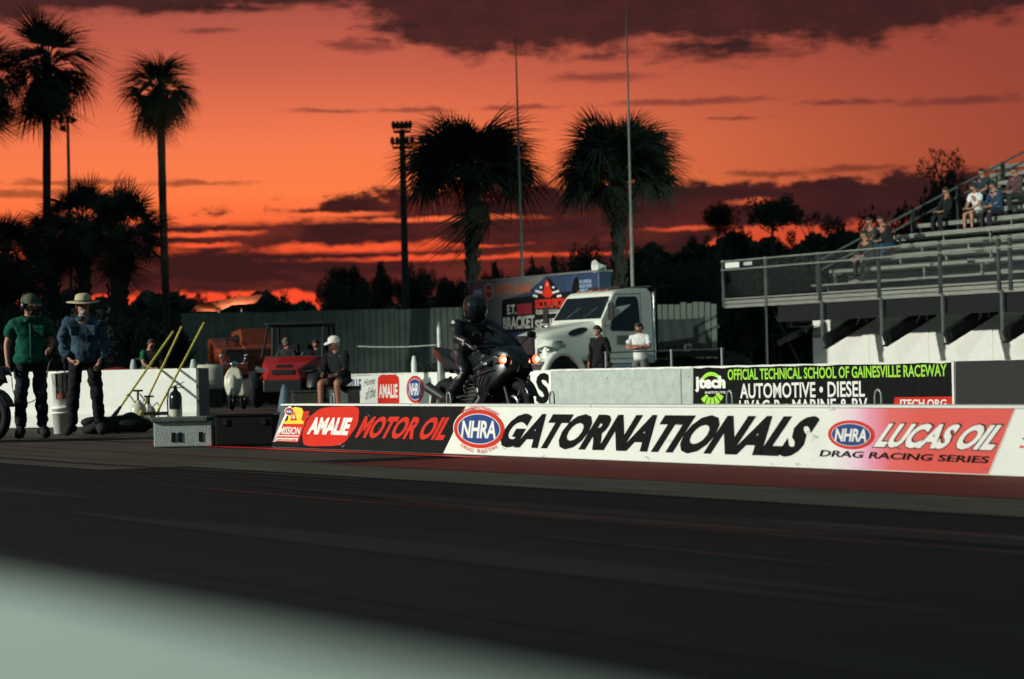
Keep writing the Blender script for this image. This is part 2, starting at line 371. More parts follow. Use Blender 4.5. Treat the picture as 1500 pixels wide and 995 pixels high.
class Wall:
    """a vertical face parallel to the strip; local x runs along it, -y faces the camera"""
    def __init__(s, root, t): s.root = root; s.t = t
    def q(s, px, py): return on_wall(px, py, s.t)
    def poly(s, name, pts, mt, off, parent=None, thick=0.0):
        L = [s.q(*p) for p in pts]; b = MB()
        if thick: b.prism(L, -off, -off + thick)
        else: b.add([(x, -off, z) for x, z in L], [tuple(range(len(L)))])
        return b.build(name, mt, parent or s.root)
    def text(s, txt, x0, x1, yb, yt, mt, off, parent=None, bold=0.0, shear=0.0, spacing=1.0, yb1=None):
        a0, z0 = s.q(x0, yb); a1, z1b = s.q(x1, yb1 if yb1 else yb); _, z1 = s.q(x0, yt)
        return lettering(txt, parent or s.root, a0, a1, z0, z1, -off, mt, bold, shear, spacing, dz=(z1b - z0) if yb1 else 0)
    def ellipse(s, name, cx, cy, rx, ry, mt, off, parent=None, n=40, inner=0):
        c = s.q(cx, cy); R = abs(s.q(cx + rx, cy)[0] - s.q(cx - rx, cy)[0]) / 2; Q = abs(s.q(cx, cy - ry)[1] - s.q(cx, cy + ry)[1]) / 2
        b = MB(); pts = [(c[0] + R * cos(2 * pi * k / n), -off, c[1] + Q * sin(2 * pi * k / n)) for k in range(n)]
        b.add(pts, [tuple(range(n))])
        return b.build(name, mt, parent or s.root), c, R, Q
    def arc_text(s, txt, c, R, Q, a0, a1, h, mt, off, parent, inward=False):
        b = MB(); n = len(txt)
        for i, chh in enumerate(txt):
            if chh == ' ': continue
            a = radians(a0 + (a1 - a0) * (i + 0.5) / n)
            vs, fs = glyphs(chh, 0.02)
            w = h * (0.62 if chh not in 'IJ' else 0.22) * s.asp
            p = Vector((c[0] + R * cos(a), c[1] + Q * sin(a)))
            tx = Vector((-R * sin(a), Q * cos(a))).normalized(); tx = -tx if not inward else tx
            ny = Vector((cos(a), sin(a))) * (1 if not inward else -1)
            tx = tx * w; ny = ny * h
            b.add([(p.x + tx.x * (u - .5) + ny.x * (v - .5), -off, p.y + tx.y * (u - .5) + ny.y * (v - .5)) for u, v in vs], fs)
        return b.build('lettering', mt, parent, fix=False)
    asp = 1.6

# ------------------------------------------------------------------ floodlights of the track and two added fill masts (the masts stand outside the picture)
def flood(x, y, h, aim, watts, colr, cone, size, lab):
    r = thing('floodlight_mast', lab, 'light mast', (x, y, 0), group='floodlight masts around the track')
    MB().tube([(0, 0, 0), (0, 0, h)], [0.16, 0.09], 10).build('pole', 'steel', r)
    d = (Vector(aim) - Vector((x, y, h))).normalized()
    MB().box((0, 0, h + 0.1), (2.2, 0.12, 0.12), (0, 0, atan2(d.y, d.x) + pi / 2)).build('crossarm', 'steel', r)
    ld = bpy.data.lights.new('flood_lamp', 'SPOT'); ld.energy = watts; ld.color = colr; ld.spot_size = radians(cone); ld.spot_blend = 0.7; ld.shadow_soft_size = size
    lo = bpy.data.objects.new('flood_lamp', ld); COL.objects.link(lo); lo.parent = r; lo.location = Vector((0, 0, h)) + d * 0.6
    lo.rotation_euler = d.to_track_quat('-Z', 'Y').to_euler()
flood(-46, 20, 16, (6, 25, 0.5), 120000, (1.0, 0.99, 0.88), 58, 0.45, 'floodlight mast on the far left beyond the men')
flood(36, 8, 19, (15, 58, 1), 110000, (0.74, 1.0, 0.88), 24, 0.35, 'floodlight mast on the right aimed at the grandstand')
flood(-64, 36, 21, (13, 60, 1.5), 250000, (1.0, 0.97, 0.86), 19, 0.45, 'floodlight mast far left beyond the staging area aimed at the grandstand')
flood(-14, -12, 17, (3.5, 49, 1), 30000, (0.95, 1.0, 0.88), 15, 0.4, 'added fill mast behind the camera brightening the truck side')  # added narrow lamp that lifts the truck's side
flood(-8, -5, 11, (-3, 2.5, 0.5), 5600, (0.92, 1.0, 0.90), 45, 0.3, 'short added fill mast brightening the near guard wall')  # added lamp, there only to brighten the near wall

# ------------------------------------------------------------------ ground
def sheet(name, t0, t1, s0, s1, z, mt):
    b = MB(); b.add([(s0, t0, z), (s1, t0, z), (s1, t1, z), (s0, t1, z)], [(0, 1, 2, 3)])
    o = b.build(name, mt, None, rz=RZ); o['kind'] = 'structure'; return o
m_ground = mat('dark_infield', (0.022, 0.022, 0.018), 0.95, var=0.5, scale=0.6, bump=0.6, bscale=3, spec=0.1)
m_track = mat('rubbered_track', (0.0065, 0.0085, 0.0095), 0.9, var=0.25, scale=1.2, stretch=(0.12, 3, 1), spec=0.06, bump=0.15, bscale=40)
m_apron = mat('worn_track_edge', (0.030, 0.026, 0.022), 0.85, spec=0.15, scale=1.6, stretch=(0.35, 4, 1), col2=(0.058, 0.048, 0.038), bump=0.2, bscale=30)
m_redstrip = mat('red_painted_strip', (0.085, 0.016, 0.013), 0.8, spec=0.1, scale=2.2, stretch=(0.6, 2.5, 1), col2=(0.14, 0.024, 0.018), bump=0.3, bscale=40, dirt=((0.03, 0.022, 0.02), 1.6, 0.62))
m_line = mat('worn_pale_line', (0.022, 0.020, 0.017), 0.8, spec=0.08, scale=2.5, stretch=(0.35, 5, 1), col2=(0.10, 0.10, 0.078), bump=0.2, bscale=30, dirt=((0.04, 0.042, 0.036), 2.0, 0.57))
sheet('ground', -400, 1800, -1500, 900, -0.03, m_ground)
sheet('near_lane', 0.9, 10.1, -160, 40, -0.012, m_track)
sheet('worn_edge', 6.9, 10.1, -46, -18.5, -0.008, m_apron)
sheet('tyre_marked_edge', 7.6, 8.62, -19.2, 40, -0.006, m_line)
sheet('red_strip', 8.55, 10.12, s_at(650, 9.6), 40, -0.003, m_redstrip)
sheet('far_lane', 10.2, 19.6, -160, 40, -0.009, m_apron)
sheet('pit_apron', 19.6, 75, -200, 60, -0.014, m_apron)
sheet('staging_apron', -30, 75, -260, -33, -0.018, m_apron)
# pale and red tyre streaks along the near lane's edge
for i in range(26):
    t = random.uniform(7.2, 9.9); s0 = random.uniform(-36, -19); L = random.uniform(1.5, 7); w = random.uniform(0.012, 0.045)
    b = MB(); k = random.uniform(-0.02, 0.02); z = -0.0055 + 0.0001 * i
    b.add([(s0, t, z), (s0 + L, t + k * L, z), (s0 + L, t + k * L + w, z), (s0, t + w, z)], [(0, 1, 2, 3)])
    o = b.build('tyre_streak', m_line if i % 3 else m_redstrip, None, rz=RZ); o['kind'] = 'structure'
m_mark = mat('fresh_rubber_mark', (0.004, 0.0045, 0.005), 0.45, var=0.2, spec=0.35); m_grey = mat('dusty_streak', (0.0080, 0.0098, 0.0104), 0.9, var=0.4, scale=3, spec=0.1, stretch=(.3, 4, 1))
for i in range(46):
    t = random.uniform(2.0, 7.4); s0 = random.uniform(-40, -3); L = random.uniform(3, 12); w = random.choice((0.03, 0.05, 0.22, 0.3)); k = random.uniform(-0.012, 0.012); z = -0.0105 + 0.00008 * i
    b = MB(); n = 10; vs = []
    for q in range(n + 1):
        u = q / n; ww = w * (1 - abs(2 * u - 1) ** 3); vs += [(s0 + L * u, t + k * L * u + .02 * sin(5 * u + i) - ww / 2, z), (s0 + L * u, t + k * L * u + .02 * sin(5 * u + i) + ww / 2, z)]
    b.add(vs, [(2 * q, 2 * q + 2, 2 * q + 3, 2 * q + 1) for q in range(n)])
    o = b.build('tyre_mark', m_mark if i % 2 else m_grey, None, rz=RZ); o['kind'] = 'structure'
s0 = s_at(420, 10.0)
for i, (a, c) in enumerate(((s_at(215, 9.9), s_at(700, 9.9)),)):
    b = MB(); b.add([(a, 9.86, -0.0008), (c, 9.86, -0.0008), (c, 10.02, -0.0008), (a, 10.02, -0.0008)], [(0, 1, 2, 3)])
    o = b.build('red_edge_line', 'red', None, rz=RZ); o['kind'] = 'structure'
# near wall, just under the camera
GA = atan2(-F, 1990.0)
r = thing('guard_wall', 'pale concrete guard wall close to the camera along the near lane', 'wall', G(0, 1.15), GA)
sec = [(-0.76, -0.02), (-0.60, 0.24), (-0.52, 0.625), (-0.005, 0.632), (0.10, 0.24), (0.26, -0.02)]
m_near = mat('near_concrete', (0.50, 0.58, 0.51), 0.85, var=0.12, scale=3, bump=0.2, dirt=((0.30, 0.35, 0.30), 3.0, 0.6))
for i in range(-4, 2):
    MB().prism(sec, i * 3.0 + 0.01, i * 3.0 + 2.99, plane='yz').build('wall_section', m_near, r, bevel=0.01)

# ------------------------------------------------------------------ low divider wall with its banners
H1, T1 = 0.435, 10.1
sL = on_wall(398, 655, T1)[0]
r = thing('divider_wall', 'low divider wall between the lanes covered in race sponsor banners', 'barrier', T(0, T1, 0), RZ)
W1 = Wall(r, T1)
edges = [sL]
while edges[-1] < -5: edges.append(edges[-1] + 3.05)
for a, c in zip(edges, edges[1:]):
    b = MB(); a2 = a + (0.28 if a == sL else 0.006)
    b.prism([(a + 0.006, 0), (c - 0.006, 0), (c - 0.006, H1 - 0.012), (a2, H1 - 0.012)], 0.0, 0.24)
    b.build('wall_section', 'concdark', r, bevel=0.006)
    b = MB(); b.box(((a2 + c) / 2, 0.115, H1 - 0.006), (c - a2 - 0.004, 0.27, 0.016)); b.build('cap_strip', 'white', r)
def yt(px): return 590.6 + 0.0018 * (px - 400) + 2.2
def yb(px): return 655 + 0.0398 * (px - 395) - 1.0
b1 = W1.poly('banner', [(423, yt(423)), (684, yt(684)), (650, yb(650)), (399, yb(399))], 'black', 0.008, thick=0.008)
tag(b1, 'black motor oil banner')
for (x0, x1) in ((425, 402),):
    W1.poly('edge_stripe', [(424, 595), (428, 595), (405, 647), (401, 647)], 'inkwhite', 0.0105, b1)
# small sponsor panel at the end of the black banner
W1.poly('emblem', [(430, 604), (455, 602), (438, 648), (401, 646)], 'red', 0.0105, b1)
W1.poly('emblem', [(416, 619), (423, 616), (426, 600), (434, 596), (444, 598), (446, 603), (443, 615), (447, 618), (446, 621), (415, 621)], 'yellow', 0.0125, b1)
W1.poly('emblem', [(427, 616), (433, 603), (437, 616)], 'inkred', 0.0145, b1)
W1.poly('emblem', [(430.5, 613), (433, 606), (434.5, 613)], 'inkwhite', 0.0165, b1)
e, c, R_, Q_ = W1.ellipse('emblem', 425.5, 603, 7.2, 6.6, 'inkwhite', 0.0115, b1)
W1.ellipse('emblem', 425.5, 603, 6.2, 5.6, 'inkred', 0.013, b1); W1.ellipse('emblem', 425.5, 603, 4.8, 4.0, 'blue', 0.0145, b1)
W1.text('NHRA', 421.5, 429.5, 605, 601, 'inkwhite', 0.016, b1, 0.02, 0.1)
W1.text('MISSION', 410, 443, 636, 625, 'inkwhite', 0.0125, b1, 0.02, 0.5)
W1.poly('emblem', [(408, 637.5), (440, 638), (439.5, 639.5), (407.5, 639)], 'inkwhite', 0.0125, b1)
W1.poly('emblem', [(407, 641.5), (438, 642), (437, 646.5), (405, 645.5)], 'inkwhite', 0.0125, b1)
W1.text('DRAG RACING SERIES', 408, 436, 645.3, 642.6, 'inkred', 0.0145, b1, 0.02)
# red rounded emblem with the oil name
def bez_round(pts, k=5, f=0.28):
    o = []; n = len(pts)
    for i in range(n):
        a, b_, c_ = Vector(pts[i - 1]), Vector(pts[i]), Vector(pts[(i + 1) % n])
        p0 = b_.lerp(a, f); p1 = b_.lerp(c_, f)
        for j in range(k + 1):
            t = j / k; o.append(tuple(p0 * (1 - t) ** 2 + b_ * 2 * t * (1 - t) + p1 * t * t))
    return o
W1.poly('emblem', bez_round([(453, 612), (472, 597), (528, 594.5), (526, 622), (503, 653), (446, 654), (444, 634)]), 'red', 0.0105, b1)
W1.text('AMALIE', 451, 519, 636, 611, 'inkwhite', 0.0125, b1, 0.05, 0.62, 0.95, yb1=638)
W1.text('MOTOR OIL', 521, 661, 641.5, 609.5, 'inkred', 0.0105, b1, 0.040, 0.95, 1.0, yb1=645.5)
# white banner
b2 = W1.poly('banner', [(684.6, yt(684)), (1490, yt(1490)), (1450, yb(1450)), (650.6, yb(650))], 'vinyl', 0.009, thick=0.009)
tag(b2, 'white race title banner')
def nhra(cx, cy, rx, ry, off, parent, W, words=False, kt=0.78):
    W.ellipse('emblem', cx, cy, rx + 0.8, ry + 0.8, 'inkred', off, parent)
    if words: W.ellipse('emblem', cx, cy, rx * 0.89, ry * 0.89, 'inkwhite', off + .0015, parent)
    W.ellipse('emblem', cx, cy, rx * 0.86, ry * 0.82, 'inkwhite', off + .003, parent)
    W.ellipse('emblem', cx, cy, rx * 0.83, ry * 0.78, 'blue', off + .0045, parent)
    W.text('NHRA', cx - rx * 0.70, cx + rx * 0.70, cy + ry * 0.46, cy - ry * 0.46, 'inkwhite', off + .006, parent, 0.03, 0.25, 0.95)
nhra(703, 628.5, 36.5, 27.5, 0.0105, b2, W1)
c = W1.q(703, 630); R_ = abs(W1.q(740, 630)[0] - W1.q(666, 630)[0]) / 2; Q_ = abs(W1.q(703, 602)[1] - W1.q(703, 658)[1]) / 2
# gaps in the red ring behind the words
e1, *_ = W1.ellipse('emblem', 703, 628.5, 38.5, 30, 'vinyl', 0.0095, b2)
W1.asp = 1.7
W1.arc_text('CHAMPIONSHIP', (c[0], c[1] + 0.004), R_ * 1.04, Q_ * 1.13, 128, 42, 0.036, 'inkred', 0.0200, b2)
W1.arc_text('DRAG RACING', (c[0], c[1] + 0.006), R_ * 1.03, Q_ * 1.13, 226, 314, 0.034, 'inkred', 0.0200, b2, True)
W1.text('GATORNATIONALS', 735, 1204, 655.5, 605.5, 'inkblack', 0.0105, b2, 0.056, 0.85, 0.98, yb1=671.0)
# pink to red panel: printed gradient
mg = bpy.data.materials.new('pink_to_red_print'); mg.use_nodes = True; nt = mg.node_tree; bs = nt.nodes['Principled BSDF']; bs.inputs['Roughness'].default_value = 0.5
t_ = nt.nodes.new('ShaderNodeTexCoord'); s_ = nt.nodes.new('ShaderNodeSeparateXYZ'); nt.links.new(t_.outputs['Object'], s_.inputs[0])
mr = nt.nodes.new('ShaderNodeMapRange'); nt.links.new(s_.outputs[0], mr.inputs[0])
ga, gb = on_wall(1215, 640, T1)[0], on_wall(1355, 640, T1)[0]
mr.inputs[1].default_value = ga; mr.inputs[2].default_value = gb
rp = nt.nodes.new('ShaderNodeValToRGB'); nt.links.new(mr.outputs[0], rp.inputs[0]); cr = rp.color_ramp
cr.elements[0].color = (0.78, 0.82, 0.75, 1); cr.elements[1].color = (0.66, 0.038, 0.018, 1)
for p_, cc in ((0.28, (0.78, 0.58, 0.68)), (0.45, (0.74, 0.27, 0.42)), (0.65, (0.70, 0.09, 0.08))):
    k = cr.elements.new(p_); k.color = (*cc, 1)
nt.links.new(rp.outputs[0], bs.inputs[0])
W1.poly('banner_print', [(1215, yt(1215) + 2.5), (1489, yt(1489) + 1), (1449, yb(1449) - 1), (1215, yb(1215) - 1)], mg, 0.0095, b2)
nhra(1248.5, 637, 33.5, 20.5, 0.0105, b2, W1)
W1.text('LUCAS OIL', 1279, 1474, 656.5, 618, 'inkblack', 0.0105, b2, 0.080, 0.95, 0.99, yb1=662)
W1.text('LUCAS OIL', 1281, 1471, 655.0, 619.5, 'inkwhite', 0.0120, b2, 0.045, 0.95, 1.0, yb1=660.5)
W1.text('DRAG RACING SERIES', 1202, 1452, 668.5, 659, 'inkblack', 0.0120, b2, 0.025, 0.20, 1.0, yb1=679)
b3 = W1.poly('banner', [(1491, yt(1491)), (1900, yt(1900)), (1880, yb(1880)), (1451, yb(1451))], 'vinyl', 0.009, thick=0.009)
W1.poly('emblem', [(1496, 653), (1620, 657), (1619, 660), (1495, 656)], 'inkred', 0.0105, b3)
W1.poly('emblem', [(1500, 641), (1620, 645), (1619, 648), (1499, 644)], 'inkred', 0.0105, b3)
for i in range(26):
    px = random.choice((random.uniform(690, 1470), random.uniform(420, 680), random.uniform(700, 1440))); v = random.random(); py = yt(px) + (yb(px) - yt(px)) * (v if i % 3 else .9 + .08 * v); c = W1.q(px, py); w = random.uniform(.02, .10); h = random.uniform(.002, .006)
    b = MB(); n = 8; h *= .6; b.add([(c[0] + w * (q / n - .5), -.022, c[1] + h * (1 - abs(2 * q / n - 1)) * sg_ + .01 * sin(q * .7 + i)) for q, sg_ in [(q, 1) for q in range(n + 1)] + [(q, -1) for q in range(n, -1, -1)]], [tuple(range(2 * n + 2))])
    b.build('scuff', 'concrete' if px < 680 else 'concdark', b1 if px < 670 else b2)
# lifting loops
for px in (376, 492, 662, 813, 1074, 1292):
    p = on_wall(px, 590, T1 + 0.3)
    q = thing('lifting_loop', {376: 'wire lifting loop at the dark end of the divider wall', 492: 'wire lifting loop on the divider wall below the seated man', 662: 'wire lifting loop on the divider wall by the rear wheel of the motorcycle',
        813: 'wire lifting loop behind the divider wall, below the plain concrete', 1074: 'wire lifting loop in front of the round emblem on the black school banner', 1292: 'wire lifting loop beside the red web address on the school banner'}[px],
        'loop', T(p[0], T1 + 0.27, 0.0), RZ, 'wire lifting loops behind the divider wall')
    h = H1 + 0.10 if px != 376 else 0.3
    MB().tube([(-.035, 0, 0.0), (-.035, 0, h - .05)] + [(-.035 * cos(pi * k / 8), 0, h - .05 + .05 * sin(pi * k / 8)) for k in range(1, 8)] + [(.035, 0, h - .05), (.035, 0, 0.0)], 0.009, 6).build('wire', 'steel', q)

# ------------------------------------------------------------------ far wall with its banners
T2, H2 = 19.6, 0.715
s0 = s_at(504, T2)
r = thing('far_wall', 'pale concrete far wall of the strip with school and sponsor banners', 'barrier', T(0, T2, 0), RZ)
W2 = Wall(r, T2); a = s0
secn = [(0, 0), (0, H2 - .01), (0.2, H2 - .01), (0.2, 0)]
while a < 2:
    b = MB(); L = 3.66; b.box((a + L / 2, 0.12, H2 / 2), (L - 0.02, 0.24, H2), None); b.build('wall_section', 'concrete', r, bevel=0.01)
    if a > s_at(800, T2) - 3 and a < s_at(1010, T2):
        for k in range(14):
            b = MB(); b.ell((a + 0.2 + (k % 7) * 0.5 + random.uniform(-.03, .03), -0.0, (0.16, 0.58)[k // 7] + random.uniform(-.03, .03)), (0.011, 0.006, 0.011), 6, 4); b.build('bolt', 'concdark', r)
    a += L
def y2(px): return hz(px) + 1.2
bn = W2.poly('banner', [(504, 552), (645, y2(645)), (645, 620), (504, 620)], 'vinyl', 0.008, thick=0.006)
W2.text('GAINESVILLE', 488, 530, 573, 556, 'blue', 0.0105, bn, 0.03)
W2.text('Home', 534, 550, 566, 556, 'inkblack', 0.0105, bn, 0.0, 0.4, yb1=562)
W2.text('of the', 536, 551, 586, 570, 'inkblack', 0.0105, bn, 0.0, 0.4, yb1=581)
W2.text('Raceway', 504, 530, 587, 577, 'inkred', 0.0105, bn, 0.0, 0.4)
W2.poly('emblem', bez_round([(554, 553), (560, 548.5), (580, 548.5), (585.5, 553), (585.5, 600), (554, 600)], f=0.2), 'red', 0.0105, bn)
W2.text('AMALIE', 556, 583.5, 583, 563, 'inkwhite', 0.0125, bn, 0.03)
nhra(609, 570.5, 12.2, 19.5, 0.0105, bn, W2)
bn = W2.poly('banner', [(645.5, y2(645)), (808, y2(808)), (808, 620), (645.5, 620)], 'vinyl', 0.008, thick=0.006)
W2.text('GATORNATIONAL', 655, 783, 594, 551, 'inkblack', 0.0105, bn, 0.045, 0.05)
W2.text('S', 786, 806, 592, 546.5, 'inkblack', 0.0105, bn, 0.045, 0.05)
bn = W2.poly('banner', [(1016, y2(1016)), (1396, y2(1396)), (1398, 660), (1016, 660)], 'black', 0.008, thick=0.006)
tag(bn, 'black technical school banner')
W2.text('OFFICIAL TECHNICAL SCHOOL OF GAINESVILLE RACEWAY', 1067, 1388, 557, 541, 'green', 0.0105, bn, 0.022, yb1=551.5)
W2.text('AUTOMOTIVE • DIESEL', 1085, 1268, 584, 562, 'inkwhite', 0.0105, bn, 0.022, yb1=581.5)
W2.text('HVAC-R • MARINE & RV', 1084, 1272, 606, 586.5, 'inkwhite', 0.0105, bn, 0.022, yb1=604)
W2.poly('emblem', [(1312, 582), (1396, 581), (1396, 612), (1306, 612)], 'red', 0.0105, bn)
W2.text('JTECH.ORG', 1318, 1388, 601, 585, 'inkwhite', 0.0125, bn, 0.03)
# round emblem: half ring, name, spokes
c = W2.q(1043, 570)
b = MB()
def arcband(b, c, rx0, rz0, rx1, rz1, a0, a1, off, n=14):
    for k in range(n):
        q0, q1 = radians(a0 + (a1 - a0) * k / n), radians(a0 + (a1 - a0) * (k + 1) / n)
        b.add([(c[0] + rx0 * cos(q0), -off, c[1] + rz0 * sin(q0)), (c[0] + rx1 * cos(q0), -off, c[1] + rz1 * sin(q0)), (c[0] + rx1 * cos(q1), -off, c[1] + rz1 * sin(q1)), (c[0] + rx0 * cos(q1), -off, c[1] + rz0 * sin(q1))], [(0, 1, 2, 3)])
RX = abs(W2.q(1062, 570)[0] - W2.q(1024, 570)[0]) / 2; RZ2 = abs(W2.q(1043, 545)[1] - W2.q(1043, 595)[1]) / 2
arcband(b, c, RX * .80, RZ2 * .78, RX, RZ2, 10, 150, 0.0105)
for a0 in (215, 240, 265, 290, 315): arcband(b, c, RX * .45, RZ2 * .50, RX, RZ2, a0, a0 + 20, 0.0105, 3)
b.build('emblem', 'green', bn)
W2.text('jtech', 1019, 1064, 575, 551, 'inkwhite', 0.0125, bn, 0.05)
W2.text('INSTITUTE', 1034, 1064, 575.8 + 1, 573.0 + 0.5, 'inkwhite', 0.0145, bn, 0.02)
W2.poly('edge_stripe', [(1394.8, y2(1396)), (1398.2, y2(1398)), (1400.5, 660), (1397.5, 660)], 'inkwhite', 0.012, bn)
bn = W2.poly('banner', [(1400, y2(1400)), (1800, y2(1800)), (1800, 700), (1402, 700)], mat('black_mesh_vinyl', (0.02, 0.022, 0.022), 0.8, var=0.15, scale=40), 0.008, thick=0.006)
for (a0, a1) in ((808, 1015), (1016, 1395), (504, 645)):
    b = MB(); n = 30; xa, xb = s_at(a0, T2), s_at(a1, T2)
    top = [(xa + (xb - xa) * k / n, H2 + 0.002 + random.uniform(0, .006)) for k in range(n + 1)]; bot = [(xa + (xb - xa) * k / n, H2 - 0.012 - random.uniform(0, .018)) for k in range(n + 1)]
    for k in range(n): b.add([(bot[k][0], -0.0125, bot[k][1]), (bot[k + 1][0], -0.0125, bot[k + 1][1]), (top[k + 1][0], -0.0125, top[k + 1][1]), (top[k][0], -0.0125, top[k][1])], [(0, 1, 2, 3)])
    b.build('worn_top_edge', 'white', r)

# ------------------------------------------------------------------ people
def skin_mesh(nodes, edges, root, mats, name, sub=2, wr=0.0, sd=0.0):
    """nodes: {key: (point, radius or (rx, ry))} grown into one continuous surface"""
    keys = list(nodes); ix = {k: i for i, k in enumerate(keys)}
    me = bpy.data.meshes.new(name); me.from_pydata([tuple(nodes[k][0]) for k in keys], [(ix[a], ix[b]) for a, b in edges], [])
    ob = bpy.data.objects.new(name, me); COL.objects.link(ob)
    sk = ob.modifiers.new('skin', 'SKIN'); sk.use_smooth_shade = True; sk.branch_smoothing = 0.35
    for k in keys:
        r = nodes[k][1]; d = me.skin_vertices[0].data[ix[k]]
        d.radius = (r, r) if not isinstance(r, tuple) else r
        d.use_root = (k == root)
    sb = ob.modifiers.new('sub', 'SUBSURF'); sb.levels = sub; sb.render_levels = sub
    dg = bpy.context.evaluated_depsgraph_get(); o2 = bpy.data.meshes.new_from_object(ob.evaluated_get(dg))
    bpy.data.objects.remove(ob); bpy.data.meshes.remove(me)
    if wr:
        from mathutils import noise as NZ
        o2.calc_loop_triangles() if False else None
        nr = [v.normal.copy() for v in o2.vertices]
        for v, q in zip(o2.vertices, nr):
            c = v.co; w_ = NZ.noise(Vector((c.x * 5 + sd, c.y * 5, c.z * 11 + c.x * 4))) + .5 * NZ.noise(Vector((c.x * 12, c.y * 12 + sd, c.z * 26)))
            w_ = abs(w_) ** .8 * (1 if w_ > 0 else -1); v.co = c + q * (w_ * wr)
    o2.name = name; o2.materials.clear()
    for m_ in mats: o2.materials.append(MT[m_] if isinstance(m_, str) else m_)
    for p in o2.polygons: p.use_smooth = True
    return o2
def V(*a): return Vector(a)
BASE = dict(pel=V(0, 0, .96), waist=V(0, -.01, 1.10), chest=V(0, -.01, 1.32), neckb=V(0, 0, 1.455), neckt=V(0, -.018, 1.50), face=0.0, tilt=0.0,
            shL=V(-.185, 0, 1.395), elL=V(-.255, .02, 1.14), wrL=V(-.26, -.05, .89), hdL=V(-.262, -.075, .80),
            shR=V(.185, 0, 1.395), elR=V(.255, .02, 1.14), wrR=V(.26, -.05, .89), hdR=V(.262, -.075, .80),
            hiL=V(-.10, 0, .91), knL=V(-.115, -.015, .51), anL=V(-.13, .02, .09), toL=V(-.155, -.16, .035),
            hiR=V(.10, 0, .91), knR=V(.115, -.015, .51), anR=V(.13, .02, .09), toR=V(.155, -.16, .035))
def pose(**k):
    d = {a: (b.copy() if isinstance(b, Vector) else b) for a, b in BASE.items()}; d.update({a: (V(*b) if isinstance(b, tuple) else b) for a, b in k.items()}); return d
def seated(dz=0.47, lean=0.0, spread=0.14, **k):
    p = dict(pel=(0, 0, dz + .10), waist=(0, -.02 - lean * .3, dz + .26), chest=(0, -.02 - lean * .8, dz + .47), neckb=(0, -lean, dz + .62), neckt=(0, -.02 - lean * 1.15, dz + .675),
             shL=(-.18, -lean, dz + .57), elL=(-.24, -.10 - lean, dz + .31), wrL=(-.14, -.33 - lean * .5, dz + .20), hdL=(-.10, -.41 - lean * .5, dz + .19),
             shR=(.18, -lean, dz + .57), elR=(.24, -.10 - lean, dz + .31), wrR=(.14, -.33 - lean * .5, dz + .20), hdR=(.10, -.41 - lean * .5, dz + .19),
             hiL=(-.10, -.02, dz + .08), knL=(-spread, -.45, dz + .07), anL=(-spread - .01, -.44, dz - .37), toL=(-spread - .03, -.60, dz - .43),
             hiR=(.10, -.02, dz + .08), knR=(spread, -.45, dz + .07), anR=(spread + .01, -.44, dz - .37), toR=(spread + .03, -.60, dz - .43))
    p.update(k); return pose(**p)
_mc = {}
def cm(col, **k):
    if col not in _mc: _mc[col] = cloth('cloth_%d' % len(_mc), col, **k)
    return _mc[col]
